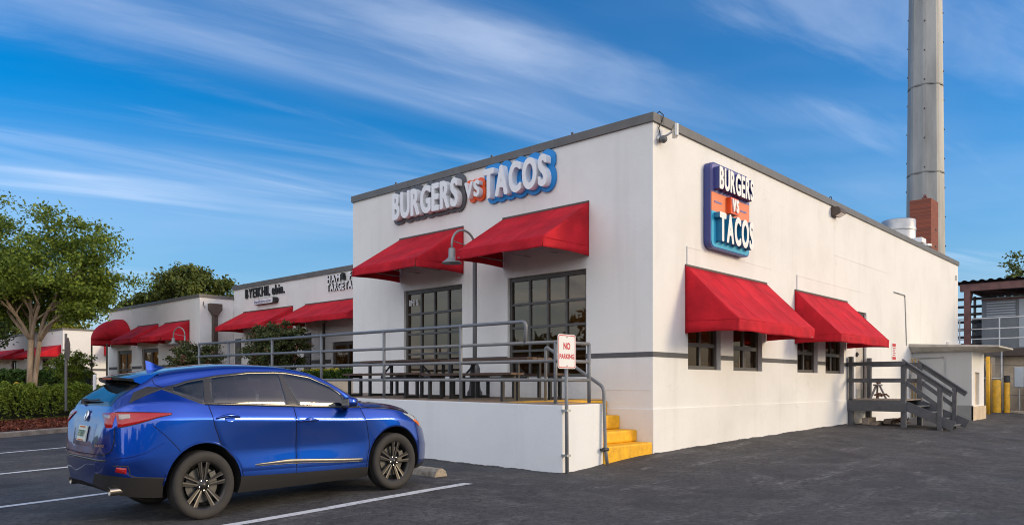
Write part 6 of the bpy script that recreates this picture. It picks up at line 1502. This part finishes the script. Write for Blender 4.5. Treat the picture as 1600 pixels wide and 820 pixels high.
for zz3 in (-.072, .068): MB().bar(c_ + n_r * .0285 + Vector((0, .09, 0)) + up_ * zz3, c_ + n_r * .0285 + Vector((0, -.09, 0)) + up_ * zz3, .002, .012).build('plate_band', CM['amber'], lp)
# oval emblem with a tapered bar in it
c_, n_r = on_rear(0, 1.150); up_ = (Vector((0, 0, 1)) - n_r * n_r.z).normalized(); e1 = Vector((0, -1, 0))
ring_ = [c_ + n_r * .012 + e1 * .050 * math.cos(2 * math.pi * k / 28) + up_ * .058 * math.sin(2 * math.pi * k / 28) for k in range(29)]
em = MB().tube(ring_, .008, 8, cap=False).build('emblem', CM['chrome'], CAR, smooth=True)
for s in (-1, 1): MB().tube([c_ + n_r * .012 + e1 * .028 * s - up_ * .045, c_ + n_r * .012 + e1 * .008 * s + up_ * .05], [.008, .006], 6).build('emblem_bar', CM['chrome'], em)
MB().tube([c_ + n_r * .012 - e1 * .018, c_ + n_r * .012 + e1 * .018], .005, 6).build('emblem_bar', CM['chrome'], em)
c_, n_r = on_rear(-.62, .85); up_ = (Vector((0, 0, 1)) - n_r * n_r.z).normalized(); e1 = n_r.cross(up_); e1 = e1 if e1.y < 0 else -e1
flat_text('model_badge', 'SH-AWD', CM['chrome'], CAR, c_ + n_r * .012 - e1 * .10, e1, up_, .028, .20, .03)
patch('bumper_step', [(y, .705) for y in np.linspace(-.72, .72, 20)], [(y, .725) for y in np.linspace(-.72, .72, 20)], CM['gloss'], CAR, on_rear, .004, 30, 4)
MB().box(-.92, -.70, -.50, .50, .37, .46).build('diffuser', CM['clad'], CAR, bevel=.02)
# roof: spoiler, fin, gaps, wiper
v, f = [], []
for i, y in enumerate(np.linspace(-.60, .60, 25)):
    e = 1 - .10 * (y / .6) ** 2; w = abs(y) / .6; xr = -.74 + .10 * w ** 3; zt_ = float(on_top(-.36, y * .95)[0].z)
    v += [(-.36, y, zt_ + .006), (-.55, y, zt_ - .016), (xr, y, zt_ - .050), (xr + .01, y, zt_ - .078), (-.56, y, zt_ - .105 - .0)]
f = [(i * 5 + j, (i + 1) * 5 + j, (i + 1) * 5 + (j + 1) % 5, i * 5 + (j + 1) % 5) for i in range(24) for j in range(5)] + [(0, 1, 2, 3, 4), tuple(24 * 5 + k for k in (4, 3, 2, 1, 0))]
m = MB(); m.add(v, f); m.m = [0 if k % 5 in (0, 1) else 1 for k in range(24 * 5)] + [0, 0]; spo = m.build('spoiler', [CM['paint'], CM['gloss']], CAR, auto=40)
MB().box(-.742, -.732, -.16, .16, 1.530, 1.548).build('brake_lamp', CM['red'], spo)
m = MB(); fz = float(on_top(-.2, 0)[0].z); sec_ = [(-.30, .0, .115), (-.29, .022, .07), (-.24, .034, .07), (-.12, .034, .035), (.0, .022, .008)]
vv = []; 
for x, w, h in ((-.29, .018, .10), (-.24, .03, .085), (-.15, .034, .045), (-.04, .026, .012)): vv += [(x, -w, fz - .01), (x - .005, -w * .25, fz + h), (x - .005, w * .25, fz + h), (x, w, fz - .01)]
m.add(vv, [(i * 4 + j, i * 4 + j + 1, i * 4 + 5 + j, i * 4 + 4 + j) for i in range(3) for j in range(3)] + [(0, 1, 2, 3), (12, 13, 14, 15)]); m.build('antenna_fin', CM['paint'], CAR, auto=60)
wp = [on_rear(y, 1.285 + .05 * (.30 - y) * .4) for y in np.linspace(.34, -.20, 8)]
MB().tube([p + n * .03 for p, n in wp], .012, 6).build('wiper', CM['clad'], CAR); p, n = on_rear(.34, 1.27); MB().lathe([(0, .06), (.035, .05), (.045, 0)], p, n=12).build('wiper_hub', CM['clad'], CAR)
# front: windscreen, grille, bonnet gaps
def on_front(y, z): p, n = hit((6, y, z), (-1, 0, 0)); return (p, n if n.x > 0 else -n) if p else (Vector((3.0, y, z)), Vector((1, 0, 0)))
patch('windscreen', [(y, 1.215) for y in np.linspace(-.64, .64, 20)], [(y * .86, 1.60) for y in np.linspace(-.64, .64, 20)], CM['rearglass'], CAR, on_front, .006, 30, 14)
patch('grille', [(y, .50) for y in np.linspace(-.34, .34, 14)], [(y, .74) for y in np.linspace(-.42, .42, 14)], CM['gloss'], CAR, on_front, .010, 20, 8)
patch('bumper_intake', [(y, .37) for y in np.linspace(-.36, .36, 14)], [(y, .45) for y in np.linspace(-.5, .5, 14)], CM['clad'], CAR, on_front, .010, 20, 6)
for s in (-1, 1): seamline('bonnet_gap', [(2.30, s * .80), (2.6, s * .785), (2.95, s * .745), (3.2, s * .66)], on_top, CAR, .004)
MB().box(-.45, 3.2, -.55, .55, .24, .36).build('underbody', CM['under'], CAR)
# wheels
def wheel(x, s):
    yc = s * .815; o_ = s
    W_ = MB().lathe([(.262, -.10 * o_), (.245, -.09 * o_), (.235, .02 * o_), (.238, .085 * o_), (.262, .104 * o_), (.270, .108 * o_), (.272, .098 * o_), (.262, -.10 * o_)], (0, 0, 0), axis='y', n=48).build('wheel', CM['rim'], CAR, smooth=True)
    W_.location = (x, yc, .37); W_.rotation_euler = (0, R(9 if x else 2), 0)
    MB().lathe([(.262, -.105), (.285, -.122), (.33, -.128), (.358, -.116), (.3685, -.09), (.3705, -.055), (.366, -.05), (.3705, -.045), (.3705, .045), (.366, .05), (.3705, .055), (.3685, .09), (.358, .116), (.33, .128), (.285, .122), (.262, .105)], (0, 0, 0), axis='y', n=64).build('tyre', CM['tyre'], W_, smooth=True)
    MB().lathe([(.05, .02 * s), (.19, .02 * s), (.19, .0), (.05, 0)], (0, 0, 0), axis='y', n=40).build('brake_disc', CM['disc'], W_)
    MB().lathe([(.0, -.03 * s), (.245, -.03 * s)], (0, 0, 0), axis='y', n=40).build('wheel_back', CM['under'], W_)
    MB().bar((.13, .045 * s, .06), (.10, .045 * s, .14), .07, .07).build('brake_caliper', CM['disc'], W_)
    for k in range(5):
        for q, (wa, wb, mt_) in enumerate(((-13, -17, 'rim'), (13, 17, 'rim'), (-7.5, -12, 'rim_hi'), (7.5, 12, 'rim_hi'))):
            a = 90 + 72 * k; ao, ai = R(a + wa), R(a + wb); ro, ri = .254, .06
            w0, w1 = (.012, .016) if q < 2 else (.006, .007); yo, yi = (.096 * s, .074 * s) if q < 2 else (.100 * s, .080 * s)
            p, r_ = Vector((math.cos(ai) * ri, yi, math.sin(ai) * ri)), Vector((math.cos(ao) * ro, yo, math.sin(ao) * ro)); d = (r_ - p).normalized(); side = d.cross(Vector((0, 1, 0))).normalized(); dn = Vector((0, -s * .03, 0))
            vs = [p - side * w0, p + side * w0, r_ + side * w1, r_ - side * w1]; vs += [z + dn for z in vs]
            MB().add(vs, [(0, 1, 2, 3), (4, 5, 6, 7), (0, 1, 5, 4), (1, 2, 6, 5), (2, 3, 7, 6), (3, 0, 4, 7)]).build('spoke', CM[mt_], W_)
    MB().lathe([(0, .097 * s), (.03, .095 * s), (.036, .085 * s), (.075, .078 * s), (.08, .03 * s)], (0, 0, 0), axis='y', n=24).build('hub_cap', CM['rim'], W_, smooth=True)
    for k in range(5): a = R(90 + 36 + 72 * k); MB().lathe([(0, .092 * s), (.009, .090 * s), (.011, .07 * s)], (.056 * math.cos(a), 0, .056 * math.sin(a)), axis='y', n=8).build('lug_nut', CM['chrome'], W_)
for x in (0, 2.75):
    for s in (-1, 1): wheel(x, s)
